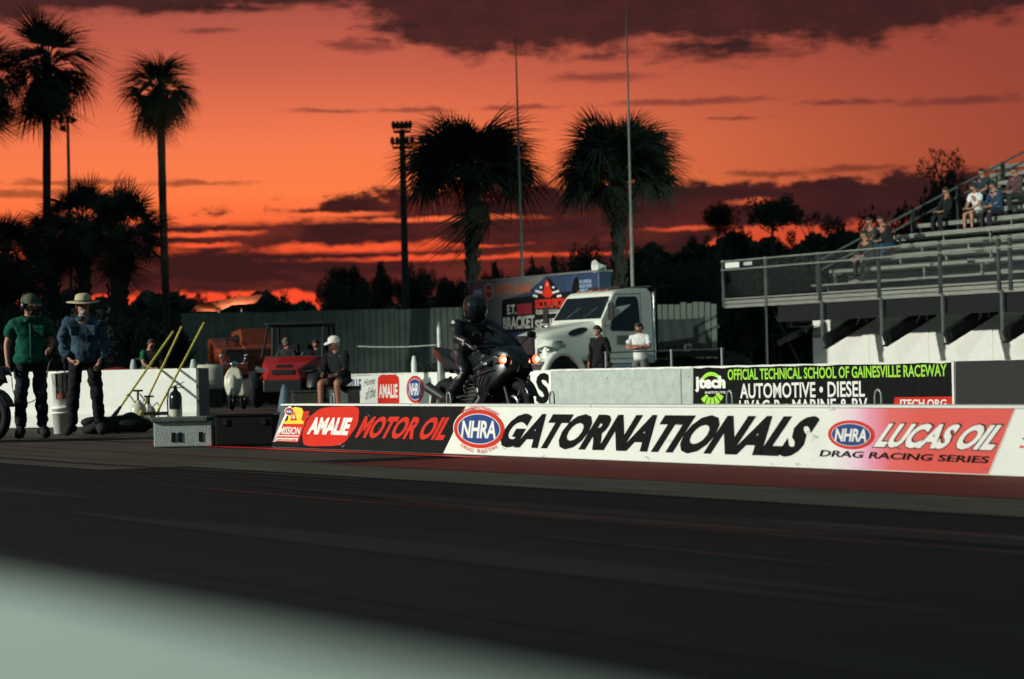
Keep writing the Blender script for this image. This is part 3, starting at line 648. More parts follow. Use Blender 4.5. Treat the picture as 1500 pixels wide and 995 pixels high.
def person(label, loc, rz, P_, shirt, trousers, sleeves='short', legs='long', hair='hair', hat=None, beard=None, scale=1.0, group=None, jacket=False, glasses=False, headset=False, shoes=(0.02, 0.02, 0.02), fat=1.0, helmet=False, gloves=None, skinm='skin', fine=False):
    r = thing('person', label, 'person', loc, rz, group); r.scale = (scale,) * 3
    p = P_
    n = {}
    hd = (p['neckt'] - p['neckb']).normalized() * 0.6 + V(0, 0, .55) ; hd.normalize()
    fw = V(sin(p['face']), -cos(p['face']), 0)
    nk = p['neckt']
    jaw = nk + hd * .035 + fw * .05; mid = nk + hd * .105 + fw * .012; crn = nk + hd * .165 + fw * .0
    n['pel'] = (p['pel'], (.15, .115)); n['waist'] = (p['waist'], (.12 * fat, .10 * fat)); n['chest'] = (p['chest'], (.14, .10)); n['neckb'] = (p['neckb'], (.085, .075))
    n['neckt'] = (p['neckt'], .062); n['mid'] = (mid, (.094, .112)); n['crn'] = (crn, (.088, .10)); n['jaw'] = (jaw, (.060, .052))
    E = [('pel', 'waist'), ('waist', 'chest'), ('chest', 'neckb'), ('neckb', 'neckt'), ('neckt', 'mid'), ('mid', 'crn'), ('mid', 'jaw')]
    for s_ in 'LR':
        n['sh' + s_] = (p['sh' + s_], .062); n['el' + s_] = (p['el' + s_], .043); n['wr' + s_] = (p['wr' + s_], .027); 
        hv = (p['hd' + s_] - p['wr' + s_]); hv = hv.normalized() if hv.length > 1e-4 else V(0, 0, -1)
        n['pa' + s_] = (p['wr' + s_] + hv * .055, (.036, .018))
        E += [('chest', 'sh' + s_), ('sh' + s_, 'el' + s_), ('el' + s_, 'wr' + s_), ('wr' + s_, 'pa' + s_)]
        side = hv.cross(fw); side = side.normalized() if side.length > .1 else V(1, 0, 0)
        back = side.cross(hv).normalized()
        n['hi' + s_] = (p['hi' + s_], .095); n['kn' + s_] = (p['kn' + s_], .062); n['an' + s_] = (p['an' + s_], .04); n['to' + s_] = (p['to' + s_], (.042, .03))
        cf = p['kn' + s_].lerp(p['an' + s_], .3); n['cf' + s_] = (cf + V(0, .015, 0), .058)
        E += [('pel', 'hi' + s_), ('hi' + s_, 'kn' + s_), ('kn' + s_, 'cf' + s_), ('cf' + s_, 'an' + s_), ('an' + s_, 'to' + s_)]
        for j, (off, L) in enumerate(((-.026, .062), (-.009, .074), (.009, .070), (.026, .055))):
            b0 = n['pa' + s_][0] + side * off + hv * .02
            n['f%d' % j + s_] = (b0 + hv * .02, .0095); n['g%d' % j + s_] = (b0 + hv * (L * .62) + fw * .006, .0088); n['h%d' % j + s_] = (b0 + hv * L + fw * .022, .0078)
            E += [('pa' + s_, 'f%d' % j + s_), ('f%d' % j + s_, 'g%d' % j + s_), ('g%d' % j + s_, 'h%d' % j + s_)]
        q = (-1 if s_ == 'L' else 1)
        n['t0' + s_] = (p['wr' + s_] + hv * .035 + fw * .03, .0115); n['t1' + s_] = (p['wr' + s_] + hv * .07 + fw * .045, .009)
        E += [('wr' + s_, 't0' + s_), ('t0' + s_, 't1' + s_)]
    me = skin_mesh(n, E, 'pel', [skinm, 'eye', 'hair'], 'body', 2)
    # face: nose, eyes, brows, mouth, ears joined to the body mesh
    rt = hd.cross(fw).normalized() * -1
    b = MB(); fc = mid + fw * .076
    b.loft([[fc + hd * .02 + rt * x + fw * y for x, y in ((-.006, -.01), (.006, -.01), (.005, .004), (-.005, .004))], [fc - hd * .022 + rt * x + fw * y for x, y in ((-.015, -.01), (.015, -.01), (.010, .022), (-.010, .022))]], 0, True)
    for q in (-1, 1):
        b.ell(fc + hd * .020 + rt * .030 * q + fw * .002, (.011, .008, .006), 8, 6, 1)
        b.ell(fc + hd * .036 + rt * .030 * q + fw * .003, (.014, .006, .004), 8, 4, 2)
        b.ell(mid + rt * .083 * q - hd * .002 + fw * .0, (.010, .02, .030), 8, 6, 0)
    b.ell(fc - hd * .052 + fw * .004, (.022, .008, .004), 8, 4, 1)
    off = len(me.vertices); import bmesh
    bm = bmesh.new(); bm.from_mesh(me); vs = [bm.verts.new(v) for v in b.v]
    for f_, mi_, sm_ in zip(b.f, b.mi, b.sm):
        fa = bm.faces.new([vs[i] for i in f_]); fa.material_index = mi_; fa.smooth = sm_
    bm.to_mesh(me); bm.free()
    child('body', me, r)
    # shirt / jacket
    g = .022 if not jacket else .036
    n2 = {'hem0': (p['pel'] - (p['waist'] - p['pel']).normalized() * .09, (.168 * fat + g, .135 * fat + g)), 'hem': (p['pel'].lerp(p['waist'], .1), (.168 * fat + g, .132 * fat + g)), 'waist': (p['waist'], (.138 * fat + g, .115 * fat + g)), 'chest': (p['chest'], (.185 + g, .13 + g)), 'neckb': (p['neckb'] - V(0, 0, .0), (.082 + g * .4, .075 + g * .4))}
    E2 = [('hem0', 'hem'), ('hem', 'waist'), ('waist', 'chest'), ('chest', 'neckb')]
    for s_ in 'LR':
        n2['sh' + s_] = (p['sh' + s_], .070 + g)
        if sleeves == 'short':
            n2['el' + s_] = (p['sh' + s_].lerp(p['el' + s_], .75), .060 + g); E2 += [('chest', 'sh' + s_), ('sh' + s_, 'el' + s_)]
        else:
            n2['el' + s_] = (p['el' + s_], .044 + g * .7); n2['wr' + s_] = (p['el' + s_].lerp(p['wr' + s_], .96), .032 + g * .6); E2 += [('chest', 'sh' + s_), ('sh' + s_, 'el' + s_), ('el' + s_, 'wr' + s_)]
    child('jacket' if jacket else 'shirt', skin_mesh(n2, E2, 'hem0', [shirt if not isinstance(shirt, tuple) else cm(shirt)], 'shirt', 3 if fine else 2, .030 if jacket else .022, len(COL.objects) * .37), r)
    n3 = {'waist': (p['pel'].lerp(p['waist'], .9), (.150 * fat, .125 * fat)), 'pel': (p['pel'], (.172, .14))}; E3 = [('waist', 'pel')]
    for s_ in 'LR':
        n3['hi' + s_] = (p['hi' + s_], .108)
        if legs == 'long':
            n3['kn' + s_] = (p['kn' + s_], .082); n3['an' + s_] = (p['kn' + s_].lerp(p['an' + s_], .93), .070); E3 += [('pel', 'hi' + s_), ('hi' + s_, 'kn' + s_), ('kn' + s_, 'an' + s_)]
        else:
            n3['kn' + s_] = (p['hi' + s_].lerp(p['kn' + s_], .78), .095); E3 += [('pel', 'hi' + s_), ('hi' + s_, 'kn' + s_)]
    child('trousers' if legs == 'long' else 'shorts', skin_mesh(n3, E3, 'waist', [cm(trousers)], 'trousers', 3 if fine else 2, .018, len(COL.objects) * .21), r)
    for s_ in 'LR':
        a, t = p['an' + s_], p['to' + s_]
        n4 = {'a': (a + V(0, 0, .05), .066), 'h': (a + (a - t) * .35 + V(0, 0, -.035), (.056, .052)), 't': (t + (t - a) * .3 + V(0, 0, .018), (.064, .050))}
        child('shoe', skin_mesh(n4, [('a', 'h'), ('a', 't')], 'a', [cm(shoes)], 'shoe', 2), r)
    Rm = Matrix((rt, -fw, hd.normalized())).transposed().to_4x4(); Rm.translation = mid      # head frame: x right, -y front, z up
    if helmet: pass
    elif hair:
        b = MB(); rings = []
        for i in range(7):
            a = pi / 2 * i / 6.0; rr = cos(a) if i < 6 else .02
            rings.append([(0.092 * rr * cos(2 * pi * k / 14), .108 * rr * sin(2 * pi * k / 14) + .012, (.035 if sin(2 * pi * k / 14) < 0.2 else -.05) * (1 - i / 6.0) + .105 * sin(a) + (.0 if i else .0)) for k in range(14)])
        b.loft(rings); child('hair', b.build('hair', hair).data, r, Rm); bpy.data.objects.remove([o for o in COL.objects if o.name.startswith('hair') and o.parent is None][0])
    if beard:
        b = MB(); b.ell((0, -.048, -.078), (.052, .046, .040), 12, 8); q = b.build('beard', beard, r); q.matrix_local = Rm
    if hat == 'cap' or (isinstance(hat, tuple) and hat[0] == 'cap'):
        mt_ = cm(hat[1]) if isinstance(hat, tuple) else cm((.05, .06, .045))
        b = MB(); b.loft([[(.100 * cos(a_) * rr, .118 * sin(a_) * rr + .008, z) for a_ in [2 * pi * k / 16 for k in range(16)]] for rr, z in ((1.0, .030), (1.0, .055), (.93, .09), (.72, .122), (.38, .140), (.02, .144))])
        br = []
        for z in (.036, .030): br.append([(.085 * cos(a_), -.085 + .10 * (sin(a_) if sin(a_) < 0 else .1) - .0, z - .035 * (-sin(a_) if sin(a_) < 0 else 0)) for a_ in [2 * pi * k / 16 for k in range(16)]])
        b.loft(br, smooth=False); q = b.build('cap', mt_, r); q.matrix_local = Rm
    if isinstance(hat, tuple) and hat[0] == 'brim':
        b = MB(); b.loft([[(rx * cos(a_), ry * sin(a_) + .005, z + dzz * abs(cos(a_))) for a_ in [2 * pi * k / 24 for k in range(24)]] for rx, ry, z, dzz in ((.205, .215, .028, .012), (.20, .21, .038, .012), (.110, .124, .048, 0), (.102, .118, .085, 0), (.088, .104, .128, 0), (.05, .062, .146, 0), (.01, .01, .148, 0))])
        q = b.build('sun_hat', cm(hat[1]), r); q.matrix_local = Rm
        b = MB(); b.loft([[(rx * cos(a_), rx * 1.12 * sin(a_) + .005, z) for a_ in [2 * pi * k / 24 for k in range(24)]] for rx, z in ((.113, .050), (.108, .072))], cap=False)
        z_ = b.build('hat_band', cm((.12, .10, .06)), q)
    if headset:
        b = MB()
        for q_ in (-1, 1): b.ell((.098 * q_, .01, -.005), (.026, .042, .048), 12, 8)
        b.tube([(.105 * cos(a_), .02, .01 + .145 * sin(a_)) for a_ in [pi * k / 12 for k in range(13)]], .009, 6)
        b.tube([(-.10, -.02, -.02), (-.085, -.08, -.055), (-.04, -.115, -.062)], .005, 5)
        q = b.build('headset', 'plastic', r); q.matrix_local = Rm
    if glasses:
        b = MB()
        for q_ in (-1, 1): b.ell((.033 * q_, -.095, .018), (.026, .006, .018), 12, 6); b.tube([(.055 * q_, -.09, .022), (.086 * q_, 0, .02)], .003, 4)
        b.tube([(-.02, -.098, .022), (.02, -.098, .022)], .003, 4); q = b.build('glasses', 'glass', r); q.matrix_local = Rm
    return r, Rm
def at_px(px, Z, z=0.0): return G(px, Z, z)

blue_denim = cloth('washed_denim', (0.012, 0.030, 0.050), var=0.3, scale=9, col2=(0.05, 0.09, 0.125))
green_cloth = cloth('green_cotton', (0.004, 0.066, 0.040), var=0.3, scale=5)
mg_, _ = person('man in green short sleeved shirt with camouflage cap and black headset', at_px(47, 30), 0.25, pose(face=0.55, hdL=(-.262, -.09, .80), wrL=(-.27, -.04, .885), elL=(-.275, .03, 1.13), wrR=(.20, -.20, 1.02), elR=(.25, .02, 1.15), hdR=(.17, -.30, 1.03)),
       green_cloth, (0.018, 0.020, 0.026), fine=True, hat=('cap', (.075, .085, .055)), headset=True, glasses=True, beard='hair', fat=1.22, scale=1.035)
md_, _ = person('man in blue denim jacket and pale wide brimmed sun hat standing by the buckets', at_px(126, 31), 0.1, pose(face=0.25, wrL=(-.17, -.14, .93), elL=(-.27, .0, 1.15), hdL=(-.08, -.20, .90), wrR=(.19, -.13, .91), elR=(.26, .03, 1.14), hdR=(.16, -.18, .84), anL=(-.17, .02, .09), toL=(-.21, -.15, .035), knL=(-.145, -.01, .51), anR=(.17, .02, .09), toR=(.21, -.15, .035), knR=(.145, -.01, .51)),
       blue_denim, (0.012, 0.012, 0.014), sleeves='long', hat=('brim', (.36, .31, .20)), beard='grey_hair', jacket=True, fat=1.12, scale=1.045, fine=True)
for o_, mt_, op in ((mg_, green_cloth, 0), (md_, blue_denim, 1)):
    b = MB()                                                   # collar points, placket, pockets
    for q in (-1, 1):
        b.loft([[(q * .012, -.100, 1.455), (q * .085, -.075, 1.47), (q * .105, -.060, 1.425), (q * .055, -.135, 1.40)], [(q * .010, -.090, 1.46), (q * .080, -.065, 1.48), (q * .100, -.050, 1.435), (q * .050, -.125, 1.41)]], smooth=False)
    b.build('collar', mt_, o_)
    for q in ((-1, 1) if op else (1,)):
        b = MB(); b.box((q * .095, -.175, 1.285), (.105, .014, .115), (.10, 0, q * -.25)); b.box((q * .095, -.186, 1.335), (.115, .012, .035), (.10, 0, q * -.25)); b.build('pocket', mt_, o_, bevel=.006)
    if op:
        b = MB()
        for q in (-1, 1): b.bar((q * .030, -.168, 1.36), (q * .040, -.205, 1.20), .012, .010); b.bar((q * .040, -.205, 1.20), (q * .060, -.20, .97), .012, .010)
        b.build('jacket_edge', mt_, o_)
    else:
        b = MB(); b.loft([[(x, y, z) for x, y in ((-.018, -.150 - d), (.018, -.150 - d), (.018, -.13 - d), (-.018, -.13 - d))] for z, d in ((1.38, -.005), (1.27, .035), (1.12, .05), (.98, .04))]); b.build('placket', mt_, o_)
    b = MB(); b.lathe([(.01, -.003), (.17, -.003)], 4) if False else b.box((0, -.155, .955), (.055, .02, .04)); b.build('belt_buckle', 'chrome', o_)
MT['patch'] = mat('pale_patch', (0.5, 0.5, 0.45), 0.6)
person('seated man in black jacket and shorts with a white cap', G(500, 41, 0.0), -0.45, seated(.56, lean=.13, spread=.17, face=-0.7, anR=(.12, -.30, .12), toR=(.12, -.45, .06)),
       (0.012, 0.015, 0.015), (0.018, 0.020, 0.022), sleeves='long', legs='short', hair='grey_hair', hat=('cap', (.70, .68, .60)), jacket=True, fat=1.25, scale=.93)
person('man in white t-shirt with folded arms beside the truck door', G(940, 50.2), -0.5, pose(face=-0.5, elL=(-.27, -.10, 1.17), wrL=(.02, -.27, 1.17), hdL=(.12, -.25, 1.19), elR=(.27, -.10, 1.17), wrR=(-.02, -.25, 1.22), hdR=(-.12, -.24, 1.20)),
       (0.55, 0.58, 0.56), (0.10, 0.11, 0.11), scale=.97)
person('bearded man in dark shirt standing by the truck front wheel', G(880, 48.4), -0.75, pose(face=-0.4), (0.012, 0.012, 0.014), (0.012, 0.012, 0.014), beard='grey_hair', scale=.93, sleeves='long')
person('small figure in green shirt beyond the white barrier', G(217, 56), 0.7, seated(.75, lean=.12), (0.008, 0.09, 0.05), (0.03, 0.03, 0.035), scale=1.0)

# ------------------------------------------------------------------ motorcycles
def motorcycle(label, loc, rz, rider=True, lit=True, body='gloss', tilt=None):
    r = thing('motorcycle', label, 'motorcycle', loc, rz, tilt=tilt)       # forward is +x
    def wheel(x, R, w):
        wb = MB(); wb.torus((x, 0, R), R - w * .45, w * .48, 'y', 36, 10, 0); 
        t = wb.build('tyre', 'rubber', r); 
        b = MB(); b.torus((x, 0, R), R - w * .9, .014, 'y', 32, 6); 
        for k in range(6):
            a = k * pi / 3
            for q in (-.03, .03): b.bar((x + .04 * cos(a), q, R + .04 * sin(a)), (x + (R - w * .9) * cos(a + .18), q * .4, R + (R - w * .9) * sin(a + .18)), .012, .022)
        b.lathe([(.001, -.06), (.045, -.06), (.045, .06), (.001, .06)], 14, (x, 0, R), 'y'); b.build('rim', 'darksteel', r)
        b = MB(); 
        for q in (-.075, .075): b.lathe([(.07, q - .003), (.15, q - .003), (.15, q + .003), (.07, q + .003)], 28, (x, 0, R), 'y', close=True)
        b.build('brake_disc', 'chrome', r)
    wheel(-.72, .32, .17); wheel(.72, .305, .12)
    b = MB()                                                           # front fork, swing arm, frame
    for q in (-.10, .10):
        b.tube([(.72, q, .305), (.46, q, .93)], [.026, .021], 10); b.bar((-.72, q * 1.1, .32), (-.15, q, .42), .03, .07)
        b.bar((.42, q * .9, .86), (-.12, q * 1.15, .44), .03, .08); b.bar((-.18, q * .8, .62), (-.80, q * .6, .86), .02, .03)
    b.build('fork_and_frame', 'darksteel', r)
    b = MB(); b.loft([ring(x, hw, z0, z1, .05, 3, tp) for x, hw, z0, z1, tp in ((-.20, .14, .24, .60, .8), (0, .20, .18, .62, .85), (.25, .19, .20, .64, .8), (.42, .13, .30, .66, .7))])
    for k in range(6): b.box((.05, 0, .34 + .045 * k), (.36, .42, .012))
    b.build('engine', 'darksteel', r)
    b = MB()                                                           # fairing: nose and sides
    b.loft([ring(x, hw, z0, z1, rr, 4, tp) for x, hw, z0, z1, rr, tp in ((.02, .17, .62, .78, .05, .9), (.18, .235, .50, .84, .06, .85), (.38, .26, .46, .95, .08, .72), (.56, .25, .52, 1.02, .08, .62), (.72, .20, .64, .99, .07, .6), (.86, .13, .70, .88, .05, .7), (.91, .05, .74, .82, .03, .7))])
    f = b.build('fairing', body, r)
    for q in (-1, 1):
        b = MB(); b.loft([[(x, q * y, z) for x, y, z in row] for row in ([(.30, .255, .50), (.34, .235, .50), (.50, .215, .52), (.52, .235, .54)], [(.12, .235, .36), (.16, .215, .36), (.34, .20, .34), (.36, .22, .34)], [(-.16, .215, .20), (-.14, .195, .20), (.22, .18, .16), (.26, .20, .18)])], smooth=False); b.build('lower_fairing', body, r, bevel=.01)
        b = MB(); b.bar((.22, q * .262, .74), (.62, q * .235, .88), .012, .022); b.bar((.20, q * .262, .66), (.58, q * .245, .74), .010, .012); b.build('fairing_crease', 'plastic', r)
        b = MB()
        for k in range(3): b.bar((.30 + .07 * k, q * .268, .56), (.36 + .07 * k, q * .262, .66), .012, .016)
        b.build('side_vent', 'plastic', r)
        MB().ell((.46, q * .262, .80), (.05, .008, .022), 12, 6).build('emblem', 'steel', r)
    b = MB(); b.prism([(-.11, .70), (.11, .70), (.07, .80), (-.07, .80)], .868, .905, plane='yz'); b.build('air_intake', 'rubber', r)
    for k in range(26):  # chrome beads scattered at random, added as glints on the black bike
        rq = random.Random(k); MB().ell((rq.uniform(-.5, .5), rq.choice((-1, 1)) * rq.uniform(.17, .22), rq.uniform(.28, .68)), (.012, .012, .008), 7, 5).build('glint_bead', 'chrome', r)
    b = MB(); b.tube([(.2, -.2, .60), (.28, -.22, .40), (.05, -.2, .24), (-.1, -.2, .26)], .024, 8); b.tube([(.2, .2, .60), (.28, .22, .40), (.05, .2, .24), (-.1, .2, .26)], .024, 8); b.build('exhaust_pipe', 'steel', r)
    b = MB(); b.loft([[(x, -w, z), (x - .05, 0, z + .03), (x, w, z), (x - .02, 0, z + .015)] for x, w, z in ((.62, .17, .98), (.54, .16, 1.07), (.44, .12, 1.15), (.38, .07, 1.18))], smooth=True)
    b.build('windscreen', 'glass', r)
    b = MB(); b.loft([ring(x, hw, z0, z1, rr, 4, tp) for x, hw, z0, z1, rr, tp in ((-.24, .11, .72, .86, .05, .8), (-.10, .16, .70, .94, .07, .7), (.10, .19, .70, 1.0, .08, .65), (.28, .17, .74, .97, .07, .7), (.38, .10, .80, .90, .04, .8))])
    b.build('fuel_tank', body, r)
    b = MB(); b.loft([ring(x, hw, z0, z1, .03, 3, .8) for x, hw, z0, z1 in ((-.20, .12, .72, .83), (-.42, .15, .74, .84), (-.62, .13, .80, .91))]); b.build('seat', 'rubber', r)
    b = MB(); b.loft([ring(x, hw, z0, z1, .03, 3, .8) for x, hw, z0, z1 in ((-.48, .14, .70, .86), (-.70, .11, .80, .98), (-.92, .06, .90, 1.02), (-.98, .03, .94, .99))]); t = b.build('tail_cowl', body, r)
    MB().ell((-.975, 0, .965), (.02, .035, .014), 10, 6).build('tail_light', mat('tail_lens', (0.35, 0.01, 0.01), 0.2, emis=(1, .02, .01), estr=.15) if 'tail' not in MT else MT['tail'], t)
    b = MB(); b.loft([[(.72 + (.35) * cos(a), y, .305 + .345 * sin(a)) for y in (-.07, .07)] + [(.72 + .325 * cos(a), y, .305 + .325 * sin(a)) for y in (.07, -.07)] for a in [radians(20 + 14 * k) for k in range(9)]]); b.build('front_mudguard', body, r)
    b = MB(); b.tube([(-.10, -.20, .30), (-.45, -.20, .36), (-.52, -.20, .40)], .03, 10); b.tube([(-.48, -.20, .40), (-.82, -.22, .54)], [.05, .062], 14); b.build('exhaust', 'darksteel', r)
    b = MB()
    for q in (-1, 1): b.tube([(.40, .05 * q, 1.0), (.34, .20 * q, 1.0), (.26, .36 * q, .98)], .014, 8)
    h = b.build('handlebar', 'darksteel', r)
    for q in (-1, 1):
        b = MB(); b.tube([(.33, .24 * q, .995), (.25, .37 * q, .978)], .019, 10); b.build('grip', 'rubber', h)
        b = MB(); b.tube([(.58, .17 * q, 1.02), (.50, .36 * q, 1.13)], .008, 6); b.ell((.49, .39 * q, 1.14), (.035, .065, .04), 12, 8); mm = b.build('mirror', 'gloss', r)
        b = MB(); b.lathe([(.001, .0), (.040, .0), (.054, .010), (.044, .026), (.001, .036)], 16, (.77, .235 * q, .845), 'x')
        l = b.build('headlight', 'lampring' if lit else 'lens', r)
        if lit: MB().ell((.808, .235 * q, .845), (.008, .026, .026), 12, 8).build('bulb', 'lamp', l)
        b = MB(); b.loft([ring(.78, .06, .80, .885, .02, 3), ring(.70, .07, .79, .90, .02, 3)])
        hh = MB(); hh.add([(x, y + .235 * q, z) for x, y, z in b.v], b.f); hh.build('lamp_housing', 'plastic', r)
    for i in range(7):                                                  # bolts that catch the light
        y = .262 if i % 2 else -.262
    b = MB()
    for q in (-1, 1):
        for (x, z) in ((.20, .50), (.30, .62), (.42, .50), (.50, .80), (.34, .82), (.12, .40)): b.ell((x, (.235 if x < .25 else .262) * q * (.98 if z < .7 else .88), z), (.010, .007, .010), 8, 6)
    b.build('bolt', 'chrome', r)
    b = MB(); b.bar((-.05, -.10, .26), (-.25, -.30, .10), .02, .02); b.build('side_stand', 'steel', r)
    for q in (-1, 1): b = MB(); b.bar((-.1, q * .2, .34), (-.1, q * .30, .34), .02, .03); b.build('footrest', 'chrome', r)
    return r
MT['lampring'] = mat('amber_lens', (1, .2, .08), 0.3, emis=(1.0, 0.16, 0.05), estr=2.2)
MT['lamp'] = mat('running_lamp', (1, .4, .2), 0.3, emis=(1.0, 0.5, 0.3), estr=22)
MT['tail'] = mat('tail_lens', (0.35, 0.01, 0.01), 0.2, emis=(1, .02, .01), estr=.12)
pos = G(707, 28.6)
motorcycle('black sport motorcycle with glowing twin front lamps beyond the divider wall', pos, RZ + 0.09)
# its rider
leather = mat('black_leather', (0.010, 0.011, 0.012), 0.38, var=0.4, scale=14, bump=0.5, bscale=9, spec=0.5)
_mc['leather'] = leather; _mc[(0.010, 0.011, 0.012)] = leather
sp_ = seated(.80, lean=.12, knL=(-.24, -.33, .70), knR=(.24, -.33, .70), anL=(-.26, .06, .40), anR=(.26, .06, .40), toL=(-.27, -.09, .34), toR=(.27, -.09, .34), hiL=(-.12, -.02, .88), hiR=(.12, -.02, .88),
             pel=(0, .05, .90), waist=(0, .00, 1.05), chest=(0, -.06, 1.20), neckb=(0, -.12, 1.30), neckt=(0, -.15, 1.35), shL=(-.20, -.11, 1.28), shR=(.20, -.11, 1.28),
             elL=(-.34, -.28, 1.12), elR=(.34, -.28, 1.12), wrL=(-.32, -.52, 1.03), wrR=(.32, -.52, 1.03), hdL=(-.31, -.60, 1.0), hdR=(.31, -.60, 1.0), face=-0.35)
off = Vector((cos(RZ + .09), sin(RZ + .09))) * -0.28
rd, Rm = person('motorcycle rider in black leathers and a black full face helmet', pos + Vector((off.x, off.y, 0.0)), RZ + 0.06 + pi / 2, sp_, (0.010, 0.011, 0.012), (0.010, 0.011, 0.012), sleeves='long', hair=None, helmet=True, jacket=True, skinm=leather, fat=1.05)
b = MB(); b.loft([[(rx * cos(a), ry * sin(a) + oy, z) for a in [2 * pi * k / 24 for k in range(24)]] for rx, ry, oy, z in ((.10, .115, -.01, -.125), (.125, .145, -.012, -.10), (.14, .165, -.012, -.04), (.146, .170, -.006, .03), (.138, .160, 0, .09), (.112, .13, .004, .14), (.07, .085, .006, .168), (.01, .01, .008, .176))])
q = b.build('helmet', 'gloss', rd); q.matrix_local = Rm
b = MB(); b.loft([[(.150 * sin(a) * k_, -.012 - .174 * cos(a) * k_, z) for a in [radians(-62 + 124 * j / 12) for j in range(13)]] + [(.135 * sin(a), -.012 - .160 * cos(a), z) for a in [radians(62 - 124 * j / 12) for j in range(13)]] for z, k_ in ((-.03, 1), (.02, 1.01), (.065, .985))])
v_ = b.build('visor', 'glass', q)
b = MB(); b.ell((.0, 0, 0), (.030, .012, .042), 14, 8); pt = b.build('shoulder_patch', 'patch', rd); pt.location = (-.292, -.165, 1.285); pt.rotation_euler = (0, .35, pi / 2 + .25)
# dark motorcycle at the left edge
motorcycle('dark parked motorcycle half out of view beside the man in green', G(-78, 29.2), RZ + 0.5, lit=False)

# ------------------------------------------------------------------ truck
def cpy(pts, y): return [(x, y, z) for x, z in pts]
tr = thing('truck', 'white bonneted truck with black grille and chrome bumper', 'truck', T(s_at(846, 27.4), 27.4), RZ - pi / 2)  # forward +x points to the strip
TRX = 0
b = MB()
b.loft([ring(x, hw, z0, z1, rr, 5, tp) for x, hw, z0, z1, rr, tp in ((1.95, .60, .98, 1.40, .12, .92), (1.80, .70, .92, 1.50, .14, .88), (1.45, .78, .90, 1.58, .16, .84), (.9, .86, .90, 1.66, .18, .82), (.3, .94, .90, 1.74, .20, .84), (-.05, 1.0, .90, 1.80, .20, .86))])
b.build('bonnet', 'trkwhite', tr)
for q in (-1, 1):
    b = MB(); b.loft([[(1.42 + (.82) * cos(a) * k, y, .50 + .70 * sin(a) * k2) for y, k, k2 in ((q * .70, .98, .98), (q * 1.08, 1, 1), (q * 1.13, .96, .94), (q * 1.12, .80, .78), (q * .72, .78, .76))] for a in [radians(8 + 16.4 * j) for j in range(11)]])
    fd = b.build('front_wing', 'trkwhite', tr)
    b = MB(); b.loft([[(x, q * y, z) for x, y, z in row] for row in (
        [(2.02, .60, .98), (2.0, .92, .99), (1.72, 1.10, 1.02), (1.72, .60, 1.02)], [(2.0, .60, 1.30), (1.96, .90, 1.26), (1.62, 1.10, 1.24), (1.6, .60, 1.3)], [(1.90, .58, 1.42), (1.80, .86, 1.38), (1.4, 1.04, 1.36), (1.4, .60, 1.42)])])
    b.build('wing_front', 'trkwhite', tr)
    b = MB(); b.loft([[(2.035, q * .64, 1.04), (2.02, q * .90, 1.05), (1.70, q * 1.125, 1.10), (1.68, q * 1.12, 1.20), (1.96, q * .92, 1.26), (2.03, q * .66, 1.20)], [(1.98, q * .64, 1.05), (1.96, q * .88, 1.06), (1.68, q * 1.06, 1.11), (1.66, q * 1.05, 1.19), (1.92, q * .88, 1.24), (1.98, q * .66, 1.19)]])
    hl = b.build('headlight', 'lens', tr)
    b = MB(); b.ell((1.985, q * .76, 1.14), (.05, .07, .06), 12, 8); b.ell((1.90, q * .96, 1.15), (.05, .06, .055), 12, 8); b.build('reflector', 'chrome', hl)
    b = MB(); b.loft([[(.72 + .36 * cos(a) * k, q * (.862 + .008 * k), 1.56 + .075 * sin(a) * k + .05 * -cos(a) * k) for a in [2 * pi * j / 18 for j in range(18)]] for k in (1.0, .9)]); b.build('bonnet_vent', 'plastic', tr)
b = MB(); b.loft([ring(2.02, .47, .96, 1.46, .10, 4, .95), ring(1.90, .50, .94, 1.50, .10, 4, .95)]); g_ = b.build('grille', 'plastic', tr)
for k in range(8): MB().box((2.035, 0, 1.01 + .055 * k), (.015, .84 - .01 * k, .012)).build('grille_bar', 'chrome' if k % 2 == 0 else 'darksteel', g_)
b = MB(); b.prism([(1.98, -1.12), (2.18, -.98), (2.24, -.5), (2.24, .5), (2.18, .98), (1.98, 1.12), (1.94, 1.05), (1.94, -1.05)], .62, .84, plane='xy'); bp_ = b.build('bumper', 'chrome', tr, bevel=.02)
MB().box((2.10, 0, .885), (.18, 2.0, .07)).build('bumper_step', 'steel', bp_)
b = MB()                                                                          # cab shell around window openings
cabp = [(.02, .95), (.02, 1.78), (-.52, 2.36), (-.62, 2.42), (-1.9, 2.46), (-1.98, 2.38), (-1.98, .85), (-.4, .85)]
b.loft([[(x, y * (1.0 if z < 1.8 else 1.0 - .10 * (z - 1.8) / .66), z) for x, z in cabp] for y in (-1.06, -1.0, 1.0, 1.06)], smooth=False)
cb = b.build('cab', 'trkwhite', tr, bevel=.06)
b = MB(); b.loft([[(x, y * .98, z) for x, z in ((-.50, 2.36), (-.62, 2.44), (-1.2, 2.50), (-1.9, 2.50), (-1.96, 2.40))] for y in (-.92, -.6, .6, .92)]); b.build('roof', 'trkwhite', tr, bevel=.03)
nrm = Vector((.58, 0, .54)).normalized()
b = MB(); w0, w1 = .98, .88
b.add([Vector(p) + nrm * .022 for p in ((-.01, -w0, 1.83), (-.01, w0, 1.83), (-.46, w1, 2.315), (-.46, -w1, 2.315))], [(0, 1, 2, 3)])
ws = b.build('windscreen', 'glass', tr)
b = MB()
for y in (-.4, .35): b.tube([Vector((.0, y, 1.84)) + nrm * .04, Vector((-.22, y + .35, 2.06)) + nrm * .04], .008, 5)
b.build('wiper', 'plastic', ws)
